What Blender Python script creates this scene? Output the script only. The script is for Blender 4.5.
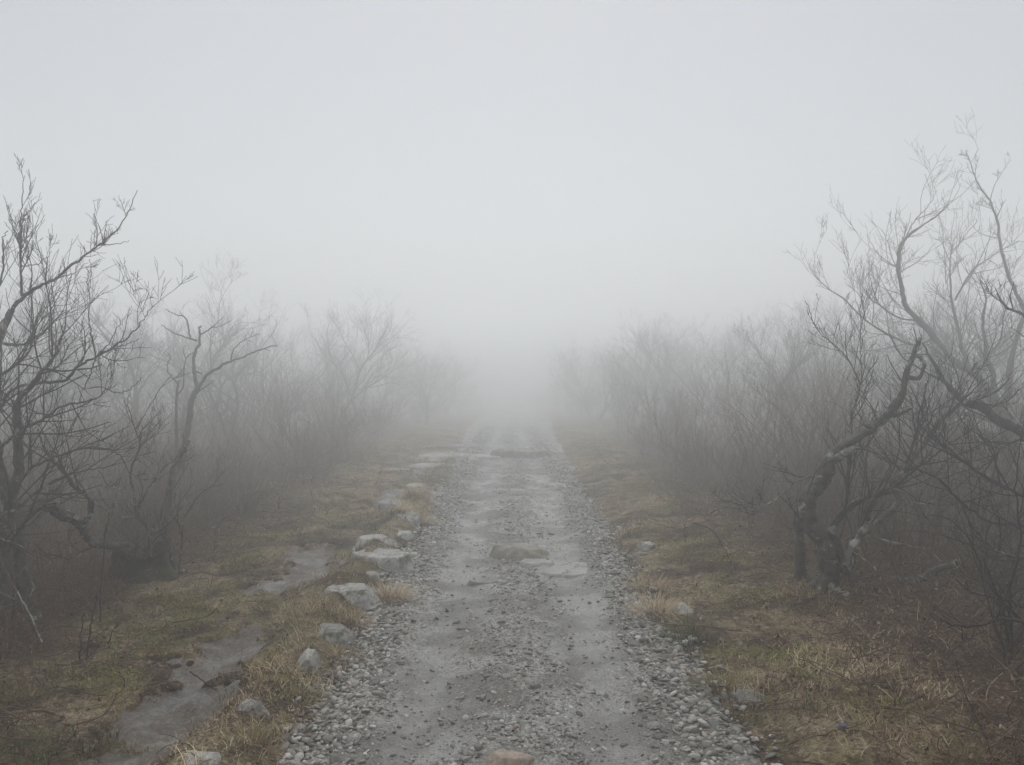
import bpy, math, random
import numpy as np
from mathutils import Vector, Matrix

# ---------------------------------------------------------------- clear, camera, world, sun, exposure
for o in list(bpy.data.objects):
    bpy.data.objects.remove(o, do_unlink=True)
scene = bpy.context.scene
COL = scene.collection

F_PX = 788.0
CAM_H = 1.60
PITCH = math.radians(-1.27)
cam_data = bpy.data.cameras.new('camera')
cam = bpy.data.objects.new('camera', cam_data)
COL.objects.link(cam)
cam_data.sensor_width = 36.0
cam_data.lens = 36.0 * F_PX / 1024.0
cam_data.clip_start = 0.05
cam_data.clip_end = 2000.0
cam.location = (0.0, 0.0, CAM_H)
cam.rotation_euler = (math.radians(90) + PITCH, 0.0, 0.0)
scene.camera = cam

SUN_EL, SUN_AZ = math.radians(62), math.radians(0)
world = bpy.data.worlds.new('World')
scene.world = world
world.use_nodes = True
wn, wl = world.node_tree.nodes, world.node_tree.links
wn.clear()
sky = wn.new('ShaderNodeTexSky')
sky.sky_type = 'NISHITA'
sky.sun_disc = False
sky.sun_elevation = SUN_EL
sky.sun_rotation = SUN_AZ
sky.air_density = 1.0
sky.dust_density = 2.0
hs = wn.new('ShaderNodeHueSaturation')
hs.inputs['Saturation'].default_value = 0.22
bg = wn.new('ShaderNodeBackground')
bg.inputs['Strength'].default_value = 0.065
wo = wn.new('ShaderNodeOutputWorld')
wl.new(sky.outputs[0], hs.inputs['Color'])
wl.new(hs.outputs[0], bg.inputs['Color'])
wl.new(bg.outputs[0], wo.inputs['Surface'])

sun_d = bpy.data.lights.new('sun', 'SUN')
sun_d.energy = 1.5
sun_d.angle = math.radians(145)
sun_d.color = (1.0, 0.992, 0.98)
sun = bpy.data.objects.new('sun', sun_d)
COL.objects.link(sun)
sv = Vector((math.sin(SUN_AZ) * math.cos(SUN_EL), math.cos(SUN_AZ) * math.cos(SUN_EL), math.sin(SUN_EL)))
sun.rotation_euler = sv.to_track_quat('Z', 'Y').to_euler()

HAZE_DENSITY = 0.047
HAZE_COLOR = (0.982, 0.998, 1.0)
HAZE_G = 0.77

scene.view_settings.view_transform = 'Standard'
scene.view_settings.look = 'None'
scene.view_settings.exposure = 0.40
scene.view_settings.gamma = 1.0
scene.render.engine = 'CYCLES'
cy = scene.cycles
cy.max_bounces = 14
cy.diffuse_bounces = 2
cy.glossy_bounces = 2
cy.transmission_bounces = 2
cy.volume_bounces = 12
cy.transparent_max_bounces = 4
cy.use_adaptive_sampling = True
cy.adaptive_threshold = 0.015
cy.use_denoising = True
cy.caustics_reflective = False
cy.caustics_refractive = False

RNG = np.random.default_rng(7)

# ---------------------------------------------------------------- numeric helpers
def _hash(ix, iy, seed):
    h = (ix.astype(np.int64) * 374761393 + iy.astype(np.int64) * 668265263 + seed * 1442695041) & 0xffffffff
    h = ((h ^ (h >> 13)) * 1274126177) & 0xffffffff
    h = (h ^ (h >> 16)) & 0xffffffff
    return h.astype(np.float64) / 4294967295.0

def vnoise(x, y, seed=0):
    x = np.asarray(x, float); y = np.asarray(y, float)
    ix = np.floor(x); iy = np.floor(y)
    fx = x - ix; fy = y - iy
    fx = fx * fx * fx * (fx * (fx * 6 - 15) + 10); fy = fy * fy * fy * (fy * (fy * 6 - 15) + 10)
    a = _hash(ix, iy, seed); b = _hash(ix + 1, iy, seed)
    c = _hash(ix, iy + 1, seed); d = _hash(ix + 1, iy + 1, seed)
    return (a + (b - a) * fx) * (1 - fy) + (c + (d - c) * fx) * fy      # 0..1

def fbm(x, y, octaves=4, seed=0):
    s = 0.0; a = 0.5; t = 0.0
    for k in range(octaves):
        s = s + a * vnoise(x * 2 ** k + 17.3 * k, y * 2 ** k - 9.1 * k, seed + k)
        t += a; a *= 0.5
    return s / t

def sstep(a, b, x):
    t = np.clip((np.asarray(x, float) - a) / (b - a), 0, 1)
    return t * t * (3 - 2 * t)

def bump(x, c, w):
    return np.exp(-((x - c) / w) ** 2)

def path_shift(y):                      # gentle wander of the trail
    y = np.asarray(y, float)
    return 0.10 * np.sin(y * 0.16 + 0.4) * sstep(9, 25, y) + 0.05 * (fbm(y * 0.35, y * 0, 2, 91) - 0.5)

def path_half(x, y):                    # signed: > 0 inside the gravel path
    xs = x - path_shift(y)
    e = 0.93 + 0.034 * np.clip(y - 9, 0, 35) + 0.13 * (fbm(x * 1.3 + 4, y * 1.1, 3, 11) - 0.5) * 2
    return e - np.abs(xs)

def foot_half(x, y):                    # > 0 inside the muddy footpath
    c = -1.62 + 0.10 * np.sin(y * 0.7) + 0.25 * sstep(12, 22, y)
    e = 0.17 + 0.45 * (fbm(x * 2.6, y * 1.6 + 30, 2, 23) - 0.46) + 0.50 * (fbm(x * 13, y * 9 + 30, 5, 24) - 0.5)
    gap = bump(y, 3.95, 0.10) * .5 + bump(y, 5.1, 0.28) + bump(y, 8.2, 0.9) + bump(y, 11.5, 0.8) + sstep(13, 16, y)
    return (e - 0.42 * gap - np.abs(x - c))

def height(x, y):
    x = np.asarray(x, float); y = np.asarray(y, float)
    ph = path_half(x, y)
    off = sstep(0.0, -0.35, ph)
    inn = sstep(0.0, 0.25, ph)
    z = 0.0
    z = z - 0.040 * (np.sqrt((y - 7) ** 2 + 4) + (y - 7)) * 0.5 * (y > -20)
    yy = np.clip(y - 75, 0, 45)
    z = z - 0.0016 * yy * yy
    z = z + 0.05 * (fbm(x * 0.35, y * 0.35, 3, 3) - 0.5) * (1 - 0.7 * inn)
    z = z + off * 0.17 * (fbm(x * 1.1, y * 1.1, 4, 5) - 0.42)
    z = z + off * 0.055 * (fbm(x * 5.0, y * 5.0, 3, 6) - 0.5)
    z = z + 0.03 * off
    # gravel shoulders a little up, ruts a little down
    xs = x - path_shift(y)
    z = z - inn * 0.034 * (bump(xs, -0.43, 0.17) + bump(xs, 0.43, 0.17))
    z = z + inn * 0.016 * (fbm(x * 4, y * 4, 3, 8) - 0.5)
    z = z + inn * 0.085 * (fbm(x * 1.4, y * 0.9, 3, 9) - 0.5)
    # stony strip on the left, muddy footpath beyond it
    z = z + 0.085 * bump(x, -1.16, 0.16) * sstep(1.5, 3, y) * (1 - 0.5 * sstep(12, 20, y))
    fh = foot_half(x, y)
    z = z - 0.045 * sstep(-0.12, 0.12, fh)
    z = z + 0.03 * sstep(-0.05, 0.1, fh) * (fbm(x * 9, y * 9, 4, 29) - 0.5)
    # bank on the right, ground rising into both thickets
    z = z + 0.10 * sstep(1.05, 2.2, x) + 0.05 * sstep(-2.1, -3.4, x)
    z = z + 0.25 * sstep(4, 14, np.abs(x))
    return z

def hz(x, y):
    return float(height(np.array([x]), np.array([y]))[0])

CR = cam.rotation_euler.to_matrix()
def P(px, py, d):
    """world point seen at that picture position at distance d in front of the camera (along y)"""
    v = CR @ Vector(((px - 512.0) / F_PX, (382.5 - py) / F_PX, -1.0))
    k = d / v.y
    return np.array([v.x * k, d, CAM_H + v.z * k])

def G(px, py):
    """ground point seen at that picture position"""
    v = CR @ Vector(((px - 512.0) / F_PX, (382.5 - py) / F_PX, -1.0))
    d = CAM_H / (-v.z)
    for _ in range(8):
        zz = hz(v.x * d, v.y * d)
        d = (CAM_H - zz) / (-v.z)
    return v.x * d, v.y * d, zz

# ---------------------------------------------------------------- mesh and object helpers
def mesh_arrays(name, verts, faces, tint=None, smooth=True, tint2=None):
    """faces: list of (M,k) int arrays"""
    me = bpy.data.meshes.new(name)
    verts = np.ascontiguousarray(verts, dtype=np.float32)
    me.vertices.add(len(verts))
    me.vertices.foreach_set('co', verts.ravel())
    idx = np.concatenate([f.ravel() for f in faces]).astype(np.int32)
    tot = np.concatenate([np.full(len(f), f.shape[1], np.int32) for f in faces])
    start = np.concatenate([[0], np.cumsum(tot)[:-1]]).astype(np.int32)
    me.loops.add(len(idx))
    me.loops.foreach_set('vertex_index', idx)
    me.polygons.add(len(tot))
    me.polygons.foreach_set('loop_start', start)
    me.polygons.foreach_set('loop_total', tot)
    if smooth:
        me.polygons.foreach_set('use_smooth', np.ones(len(tot), bool))
    if tint is not None:
        a = me.attributes.new('tint', 'FLOAT', 'POINT')
        a.data.foreach_set('value', np.ascontiguousarray(tint, dtype=np.float32))
    if tint2 is not None:
        a = me.attributes.new('wear', 'FLOAT', 'POINT')
        a.data.foreach_set('value', np.ascontiguousarray(tint2, dtype=np.float32))
    me.update(calc_edges=True)
    return me

def obj(name, me, mat=None, parent=None, loc=(0, 0, 0)):
    o = bpy.data.objects.new(name, me)
    COL.objects.link(o)
    if mat is not None and me is not None and len(me.materials) == 0:
        me.materials.append(mat)
    o.location = loc
    if parent is not None:
        o.parent = parent
    return o

def tag(o, label=None, cat=None, group=None, kind=None):
    if label: o['label'] = label
    if cat: o['category'] = cat
    if group: o['group'] = group
    if kind: o['kind'] = kind
    return o

def thing(name, label, cat, loc=(0, 0, 0), group=None):
    o = bpy.data.objects.new(name, None)
    COL.objects.link(o)
    o.location = loc
    o.empty_display_size = 0.2
    return tag(o, label, cat, group)

def copy_thing(root, loc, rz=0.0, s=1.0, tilt=(0, 0)):
    r = root.copy(); COL.objects.link(r)
    r.location = loc; r.rotation_euler = (tilt[0], tilt[1], rz); r.scale = (s[0], s[1], s[2]) if hasattr(s, '__len__') else (s, s, s)
    for ch in list(root.children):
        c = ch.copy(); COL.objects.link(c); c.parent = r
        for g in list(ch.children):
            d = g.copy(); COL.objects.link(d); d.parent = c
    return r

# ---------------------------------------------------------------- materials
def new_mat(name):
    m = bpy.data.materials.new(name)
    m.use_nodes = True
    nt = m.node_tree
    b = nt.nodes['Principled BSDF']
    b.inputs['Specular IOR Level'].default_value = 0.35
    return m, nt, b

def nd(nt, typ, **kw):
    n = nt.nodes.new(typ)
    for k, v in kw.items():
        if hasattr(n, k): setattr(n, k, v)
        else: n.inputs[k].default_value = v
    return n

def noise(nt, scale, detail=4, rough=0.6, coord=None, dist=0.0):
    n = nd(nt, 'ShaderNodeTexNoise')
    n.inputs['Scale'].default_value = scale
    n.inputs['Detail'].default_value = detail
    n.inputs['Roughness'].default_value = rough
    n.inputs['Distortion'].default_value = dist
    if coord is not None: nt.links.new(coord, n.inputs['Vector'])
    return n.outputs['Fac']

def ramp(nt, fac, stops, interp='LINEAR'):
    r = nd(nt, 'ShaderNodeValToRGB')
    r.color_ramp.interpolation = interp
    els = r.color_ramp.elements
    while len(els) < len(stops): els.new(0.5)
    for e, (p, c) in zip(els, stops):
        e.position = p
        e.color = (c[0], c[1], c[2], 1) if hasattr(c, '__len__') else (c, c, c, 1)
    nt.links.new(fac, r.inputs['Fac'])
    return r.outputs['Color']

def mix(nt, fac, a, b, mode='MIX'):
    m = nd(nt, 'ShaderNodeMix', data_type='RGBA', blend_type=mode)
    for sock, v in ((m.inputs[0], fac), (m.inputs[6], a), (m.inputs[7], b)):
        if isinstance(v, bpy.types.NodeSocket): nt.links.new(v, sock)
        elif hasattr(v, '__len__'): sock.default_value = (v[0], v[1], v[2], 1)
        else: sock.default_value = v
    return m.outputs[2]

def math_n(nt, op, a, b=None, clamp=False):
    m = nd(nt, 'ShaderNodeMath', operation=op, use_clamp=clamp)
    for i, v in enumerate((a, b)):
        if v is None: continue
        if isinstance(v, bpy.types.NodeSocket): nt.links.new(v, m.inputs[i])
        else: m.inputs[i].default_value = v
    return m.outputs[0]

def bump_n(nt, b, h, strength=0.5, dist=0.01, prev=None):
    n = nd(nt, 'ShaderNodeBump')
    n.inputs['Strength'].default_value = strength
    n.inputs['Distance'].default_value = dist
    nt.links.new(h, n.inputs['Height'])
    if prev is not None: nt.links.new(prev, n.inputs['Normal'])
    nt.links.new(n.outputs[0], b.inputs['Normal'])
    return n.outputs[0]

def attr(nt, name):
    a = nd(nt, 'ShaderNodeAttribute'); a.attribute_name = name
    return a.outputs['Fac']

def objco(nt):
    return nd(nt, 'ShaderNodeTexCoord').outputs['Object']

# ground soil
def mat_ground():
    m, nt, b = new_mat('heath soil')
    co = objco(nt)
    n1 = noise(nt, 1.3, 5, 0.65, co)
    n2 = noise(nt, 9.0, 6, 0.7, co)
    n3 = noise(nt, 60.0, 4, 0.7, co)
    n4 = noise(nt, 26.0, 5, 0.75, co, 1.2)
    soil = ramp(nt, n4, [(0.32, (0.014, 0.009, 0.006)), (0.5, (0.060, 0.039, 0.026)), (0.66, (0.17, 0.120, 0.080))])
    moss = ramp(nt, n4, [(0.32, (0.030, 0.027, 0.011)), (0.55, (0.18, 0.162, 0.062)), (0.7, (0.38, 0.34, 0.16))])
    straw = ramp(nt, n4, [(0.32, (0.04, 0.028, 0.016)), (0.5, (0.26, 0.205, 0.125)), (0.66, (0.50, 0.42, 0.28))])
    under = attr(nt, 'wear')
    a = mix(nt, ramp(nt, n1, [(0.50, 0.0), (0.58, 1.0)]), soil, moss)
    c = mix(nt, ramp(nt, noise(nt, 2.3, 5, 0.7, co, 0.6), [(0.46, 0.0), (0.56, 0.9)]), a, straw)
    c = mix(nt, math_n(nt, 'SUBTRACT', math_n(nt, 'MULTIPLY', under, 1.25), math_n(nt, 'MULTIPLY', noise(nt, 5.0, 4, 0.7, co), 0.5), True), c, soil)
    nt.links.new(c, b.inputs['Base Color'])
    b.inputs['Roughness'].default_value = 0.85
    b.inputs['Specular IOR Level'].default_value = 0.2
    p = bump_n(nt, b, n2, 0.8, 0.03)
    p = bump_n(nt, b, n4, 1.0, 0.02, p)
    bump_n(nt, b, n3, 0.9, 0.01, p)
    return m

def mat_path():
    m, nt, b = new_mat('crushed stone')
    co = objco(nt)
    vor = nd(nt, 'ShaderNodeTexVoronoi', feature='F1'); vor.inputs['Scale'].default_value = 75
    nt.links.new(co, vor.inputs['Vector'])
    vor2 = nd(nt, 'ShaderNodeTexVoronoi', feature='F1'); vor2.inputs['Scale'].default_value = 190
    nt.links.new(co, vor2.inputs['Vector'])
    n1 = noise(nt, 2.2, 5, 0.6, co)
    n2 = noise(nt, 30, 5, 0.75, co)
    n3 = noise(nt, 220, 3, 0.7, co)
    wear = attr(nt, 'wear')
    grit = ramp(nt, vor.outputs['Color'], [(0.0, (0.065, 0.060, 0.052)), (0.45, (0.19, 0.182, 0.164)), (1.0, (0.46, 0.45, 0.42))])
    fine = ramp(nt, n2, [(0.3, (0.16, 0.156, 0.147)), (0.55, (0.28, 0.275, 0.262)), (0.8, (0.40, 0.395, 0.38))])
    fine = mix(nt, ramp(nt, n3, [(0.35, 0.45), (0.6, 0.0)]), fine, (0.07, 0.066, 0.06))
    c = mix(nt, wear, grit, fine)
    c = mix(nt, ramp(nt, n1, [(0.42, 0.6), (0.56, 0.0)]), c, (0.085, 0.078, 0.066))
    nt.links.new(c, b.inputs['Base Color'])
    rr = mix(nt, wear, (0.72, 0.72, 0.72), (0.48, 0.48, 0.48))
    rr = mix(nt, ramp(nt, n1, [(0.45, 0.0), (0.56, 1.0)]), rr, (0.24, 0.24, 0.24))
    nt.links.new(rr, b.inputs['Roughness'])
    b.inputs['Specular IOR Level'].default_value = 0.5
    inv = math_n(nt, 'SUBTRACT', 1.0, vor.outputs['Distance'])
    inv2 = math_n(nt, 'SUBTRACT', 1.0, vor2.outputs['Distance'])
    k = math_n(nt, 'SUBTRACT', 1.25, wear, True)
    hh = math_n(nt, 'MULTIPLY', inv, k)
    p = bump_n(nt, b, hh, 0.8, 0.010)
    p = bump_n(nt, b, inv2, 0.45, 0.004, p)
    bump_n(nt, b, n2, 0.4, 0.008, p)
    return m

def mat_mud():
    m, nt, b = new_mat('wet mud over rock')
    co = objco(nt)
    n1 = noise(nt, 3.4, 7, 0.72, co, 0.5)
    n2 = noise(nt, 28, 6, 0.75, co)
    c1 = ramp(nt, n2, [(0.3, (0.030, 0.021, 0.015)), (0.5, (0.085, 0.063, 0.045)), (0.7, (0.17, 0.13, 0.095))])
    c2 = ramp(nt, n2, [(0.3, (0.075, 0.074, 0.074)), (0.7, (0.24, 0.238, 0.24))])
    c = mix(nt, ramp(nt, n1, [(0.52, 0.0), (0.56, 1.0)]), c1, c2)
    c = mix(nt, ramp(nt, noise(nt, 14, 5, 0.7, co, 1.0), [(0.36, 0.8), (0.46, 0.0)]), c, (0.03, 0.023, 0.017))
    c = mix(nt, attr(nt, 'wear'), ramp(nt, n2, [(0.3, (0.022, 0.015, 0.010)), (0.5, (0.075, 0.052, 0.035)), (0.7, (0.17, 0.12, 0.08))]), c)
    vo = nd(nt, 'ShaderNodeTexVoronoi', feature='DISTANCE_TO_EDGE'); vo.inputs['Scale'].default_value = 7
    wv = nd(nt, 'ShaderNodeMix', data_type='VECTOR'); wv.inputs[0].default_value = .12
    nt.links.new(co, wv.inputs[4]); nz = nd(nt, 'ShaderNodeTexNoise'); nz.inputs['Scale'].default_value = 9; nz.inputs['Detail'].default_value = 5
    nt.links.new(co, nz.inputs['Vector']); nt.links.new(nz.outputs['Color'], wv.inputs[5]); nt.links.new(wv.outputs[1], vo.inputs['Vector'])
    c = mix(nt, ramp(nt, vo.outputs['Distance'], [(0.0, 0.85), (0.035, 0.0)]), c, (0.022, 0.017, 0.013))
    v3 = nd(nt, 'ShaderNodeTexVoronoi', feature='F1'); v3.inputs['Scale'].default_value = 90; nt.links.new(co, v3.inputs['Vector'])
    c = mix(nt, .45, c, ramp(nt, v3.outputs['Color'], [(0.0, (0.03, 0.024, 0.018)), (0.6, (0.12, 0.105, 0.088)), (1.0, (0.30, 0.28, 0.25))]))
    nt.links.new(c, b.inputs['Base Color'])
    rr = ramp(nt, n1, [(0.42, 0.65), (0.58, 0.34)])
    nt.links.new(rr, b.inputs['Roughness'])
    b.inputs['Specular IOR Level'].default_value = 0.5
    n9 = noise(nt, 85, 5, 0.75, co)
    p = bump_n(nt, b, n2, 0.5, 0.01)
    bump_n(nt, b, n9, 0.8, 0.008, p)
    return m

def mat_rock(name, lo, hi, moss=0.0, rough=0.7, strata=0.0, stain=None):
    m, nt, b = new_mat(name)
    co = objco(nt)
    n1 = noise(nt, 5, 6, 0.7, co, 0.3)
    n2 = noise(nt, 45, 5, 0.75, co)
    c = ramp(nt, n1, [(0.3, lo), (0.7, hi)])
    c = mix(nt, ramp(nt, n2, [(0.35, 0.6), (0.55, 0.0)]), c, (lo[0] * 0.5, lo[1] * 0.5, lo[2] * 0.48))
    if stain:
        c = mix(nt, ramp(nt, noise(nt, 3.1, 4, 0.6, co), [(0.48, 0.0), (0.62, 0.8)]), c, stain)
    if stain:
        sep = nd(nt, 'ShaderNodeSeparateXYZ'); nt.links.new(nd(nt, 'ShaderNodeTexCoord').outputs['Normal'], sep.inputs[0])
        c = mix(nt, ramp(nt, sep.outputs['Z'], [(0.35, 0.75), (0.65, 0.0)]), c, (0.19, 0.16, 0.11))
    if moss > 0:
        c = mix(nt, ramp(nt, noise(nt, 6.5, 5, 0.7, co), [(0.62 - 0.3 * moss, 0.0), (0.70 - 0.3 * moss, 0.9)]), c, (0.065, 0.068, 0.030))
    if strata > 0:
        mp = nd(nt, 'ShaderNodeMapping'); mp.inputs['Scale'].default_value = (1.5, 38, 38)
        nt.links.new(co, mp.inputs['Vector'])
        sn = noise(nt, 1.0, 4, 0.6, mp.outputs[0])
        c = mix(nt, ramp(nt, sn, [(0.4, strata), (0.55, 0.0)]), c, (0.05, 0.046, 0.04))
    nt.links.new(c, b.inputs['Base Color'])
    b.inputs['Roughness'].default_value = rough
    b.inputs['Specular IOR Level'].default_value = 0.4
    p = bump_n(nt, b, n1, 0.6, 0.03)
    bump_n(nt, b, n2, 0.6, 0.006, p)
    return m

def mat_gravel():
    m, nt, b = new_mat('loose gravel')
    t = attr(nt, 'tint')
    c = ramp(nt, t, [(0.0, (0.04, 0.038, 0.034)), (0.15, (0.12, 0.116, 0.105)), (0.5, (0.27, 0.262, 0.24)), (0.78, (0.50, 0.49, 0.455)),
                     (0.93, (0.66, 0.645, 0.60)), (0.97, (0.25, 0.175, 0.13)), (1.0, (0.27, 0.18, 0.14))])
    co = objco(nt)
    n2 = noise(nt, 120, 4, 0.7, co)
    c = mix(nt, ramp(nt, n2, [(0.3, 0.5), (0.6, 0.0)]), c, (0.09, 0.085, 0.075))
    nt.links.new(c, b.inputs['Base Color'])
    b.inputs['Roughness'].default_value = 0.58
    b.inputs['Specular IOR Level'].default_value = 0.4
    bump_n(nt, b, n2, 0.4, 0.003)
    return m

def mat_blades(name, stops, rough=0.7):
    m, nt, b = new_mat(name)
    t = attr(nt, 'tint')
    nt.links.new(ramp(nt, t, stops), b.inputs['Base Color'])
    b.inputs['Roughness'].default_value = rough
    b.inputs['Specular IOR Level'].default_value = 0.25
    return m

def mat_bark(name, lo, hi, lichen=0.0, scale=1.0, moss=0.0, vary=0.0):
    m, nt, b = new_mat(name)
    co = objco(nt)
    n1 = noise(nt, 22 * scale, 5, 0.7, co)
    c = ramp(nt, n1, [(0.3, lo), (0.7, hi)])
    if moss > 0:
        c = mix(nt, ramp(nt, noise(nt, 7, 4, 0.6, co), [(0.5, 0.0), (0.62, moss)]), c, (0.045, 0.050, 0.022))
    if lichen > 0:
        n2 = noise(nt, 17 * scale, 5, 0.75, co, 0.4)
        n3 = noise(nt, 3.2, 3, 0.6, co)
        nn = math_n(nt, 'ADD', math_n(nt, 'MULTIPLY', n2, 0.6), math_n(nt, 'MULTIPLY', n3, 0.4))
        th = 0.66 - 0.2 * lichen
        c = mix(nt, ramp(nt, nn, [(th, 0.0), (th + 0.035, 0.95)]), c, (0.36, 0.37, 0.335))
    if vary > 0:
        oi = nd(nt, 'ShaderNodeObjectInfo')
        c = mix(nt, math_n(nt, 'MULTIPLY', oi.outputs['Random'], vary), c, (0.26, 0.21, 0.175))
    nt.links.new(c, b.inputs['Base Color'])
    b.inputs['Roughness'].default_value = 0.72
    b.inputs['Specular IOR Level'].default_value = 0.3
    bump_n(nt, b, n1, 1.0, 0.012)
    return m

M_GROUND = mat_ground(); M_PATH = mat_path(); M_MUD = mat_mud(); M_GRAVEL = mat_gravel()
M_ROCK_PALE = mat_rock('pale slab stone', (0.20, 0.195, 0.18), (0.62, 0.61, 0.58), 0.25, 0.62)
M_ROCK_GREY = mat_rock('grey stone', (0.13, 0.128, 0.122), (0.38, 0.375, 0.36), 0.30, 0.65)
M_ROCK_STRIPE = mat_rock('striated stone', (0.17, 0.167, 0.16), (0.44, 0.437, 0.42), 0.15, 0.6, 0.8)
M_ROCK_BROWN = mat_rock('brown stained bedrock', (0.16, 0.150, 0.128), (0.36, 0.345, 0.315), 0.0, 0.5, 0.0, (0.22, 0.19, 0.14))
M_ROCK_PINK = mat_rock('pinkish stone', (0.24, 0.185, 0.145), (0.52, 0.42, 0.34), 0.0, 0.6)
M_ROCK_BED = mat_rock('smooth bedrock', (0.22, 0.215, 0.200), (0.42, 0.415, 0.395), 0.0, 0.42)
M_GRASS = mat_blades('grass blades', [(0.0, (0.055, 0.058, 0.018)), (0.25, (0.14, 0.13, 0.045)), (0.5, (0.23, 0.18, 0.085)),
                                      (0.75, (0.38, 0.28, 0.16)), (1.0, (0.66, 0.55, 0.37))])
M_MOSS = mat_blades('moss and green grass', [(0.0, (0.08, 0.085, 0.018)), (0.6, (0.21, 0.21, 0.05)), (1.0, (0.38, 0.35, 0.10))])
M_LITTER = mat_blades('dead leaves', [(0.0, (0.04, 0.022, 0.014)), (0.5, (0.12, 0.066, 0.038)), (0.85, (0.22, 0.135, 0.08)), (1.0, (0.36, 0.27, 0.18))], 0.6)
M_STALK = mat_blades('dead stalks', [(0.0, (0.05, 0.032, 0.023)), (0.45, (0.14, 0.088, 0.060)), (0.8, (0.22, 0.155, 0.105)), (1.0, (0.38, 0.31, 0.21))])
M_BARK_NEAR = mat_bark('wet dark bark with lichen and painted highlights', (0.013, 0.011, 0.009), (0.15, 0.134, 0.115), 0.56, 1.0, 0.5)  # lichen patches, increased to stand in for lit upper sides too
M_BARK_MID = mat_bark('grey bark', (0.07, 0.066, 0.060), (0.20, 0.19, 0.175), 0.22, 0.8)  # bark colour lightened so the mid-distance trees look hazier
M_LICHEN = mat_bark('lichen crusted bark', (0.07, 0.065, 0.055), (0.16, 0.15, 0.13), 0.75, 0.8)
M_TWIG = mat_bark('dark twig bark', (0.018, 0.015, 0.013), (0.058, 0.050, 0.044), 0.08, 1.0)
M_TWIG_MID = mat_bark('grey twig bark', (0.07, 0.062, 0.055), (0.16, 0.146, 0.132), 0.05, 1.0)
M_SHRUB = mat_bark('brown shrub bark', (0.09, 0.067, 0.056), (0.25, 0.195, 0.162), 0.0, 1.0, 0.0, 0.45)
M_STUMP = mat_bark('black rotten wood', (0.012, 0.011, 0.009), (0.045, 0.040, 0.032), 0.2, 0.6, 0.8)

# ---------------------------------------------------------------- ground sheet, path sheet, footpath sheet
def col_positions():
    xs = [0.0]; dx = 0.021
    while xs[-1] < 2.6: xs.append(xs[-1] + dx)
    while xs[-1] < 95: dx *= 1.045; xs.append(xs[-1] + dx)
    xs = np.array(xs)
    return np.concatenate([-xs[::-1][:-1], xs])

def row_positions():
    ys = [2.0]
    while ys[-1] < 125: ys.append(ys[-1] + max(0.018, 0.0052 * ys[-1]))
    back = [2.0]; dy = 0.05
    while back[-1] > -25: dy *= 1.15; back.append(back[-1] - dy)
    return np.array(back[::-1][:-1] + ys)

XS, YS = col_positions(), row_positions()
GX, GY = np.meshgrid(XS, YS)
GZ = height(GX, GY)
PH, FH = path_half(GX, GY), foot_half(GX, GY)

def grid_mesh(name, X, Y, Z, keep=None, wear=None):
    r, c = X.shape
    idx = np.arange(r * c).reshape(r, c)
    q = np.stack([idx[:-1, :-1], idx[:-1, 1:], idx[1:, 1:], idx[1:, :-1]], -1).reshape(-1, 4)
    V = np.stack([X, Y, Z], -1).reshape(-1, 3)
    W = None if wear is None else wear.ravel()
    if keep is not None:
        kq = keep.ravel()[q].any(1)
        q = q[kq]
        used = np.unique(q)
        mp = np.full(len(V), -1); mp[used] = np.arange(len(used))
        q = mp[q]; V = V[used]
        if W is not None: W = W[used]
    return mesh_arrays(name, V, [q], tint2=W)

lower = 0.035 * sstep(0.03, 0.14, PH) + 0.035 * sstep(0.03, 0.10, FH)
def under_shrubs(x, y):
    e = .085 * np.clip(y - 10, 0, 60) + .5 * (fbm(x * .9, y * .9, 3, 77) - .5)
    return np.clip(sstep(1.5 + e, 2.3 + e, x) + sstep(-2.2 - e, -2.8 - e, x), 0, 1) * .9
o = obj('ground', grid_mesh('ground', GX, GY, GZ - lower, wear=under_shrubs(GX, GY)), M_GROUND); tag(o, kind='structure')

def ruts(x, y):
    xs = x - path_shift(y)
    xs = xs + .25 * (fbm(x * 0 + 3, y * .7, 3, 45) - .5)
    w = bump(xs, -0.38, 0.19) + bump(xs, 0.42, 0.20)
    w = w * (0.1 + 1.5 * fbm(x * 1.1 + 7, y * 0.8, 3, 41)) + 0.9 * (fbm(x * 2.5, y * 2.0, 4, 44) - 0.5)
    w = w * (1 - .6 * sstep(8, 16, y)) + .25 * sstep(8, 16, y)
    return np.clip(w, 0, 1)

fine_p = 0.008 * (fbm(GX * 14, GY * 14, 3, 55) - 0.5) * sstep(30, 8, GY)
pz = GZ + np.where(PH > 0, 0.004 + np.clip(PH, 0, 0.1) * 0.02, PH * 0.6) + fine_p
o = obj('path', grid_mesh('path', GX, GY, pz, (PH > -0.04) & (GY > -24), ruts(GX, GY)), M_PATH); tag(o, kind='structure')
fz = GZ + np.where(FH > 0, 0.004 + np.clip(FH, 0, 0.1) * 0.02, FH * 0.6) + 1.6 * fine_p
o = obj('footpath', grid_mesh('footpath', GX, GY, fz, (FH > -0.04) & (GY > -24) & (PH < -0.1), sstep(0.02, 0.16, FH + .14 * (fbm(GX * 7, GY * 7, 3, 61) - .5))), M_MUD); tag(o, kind='structure')

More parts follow.
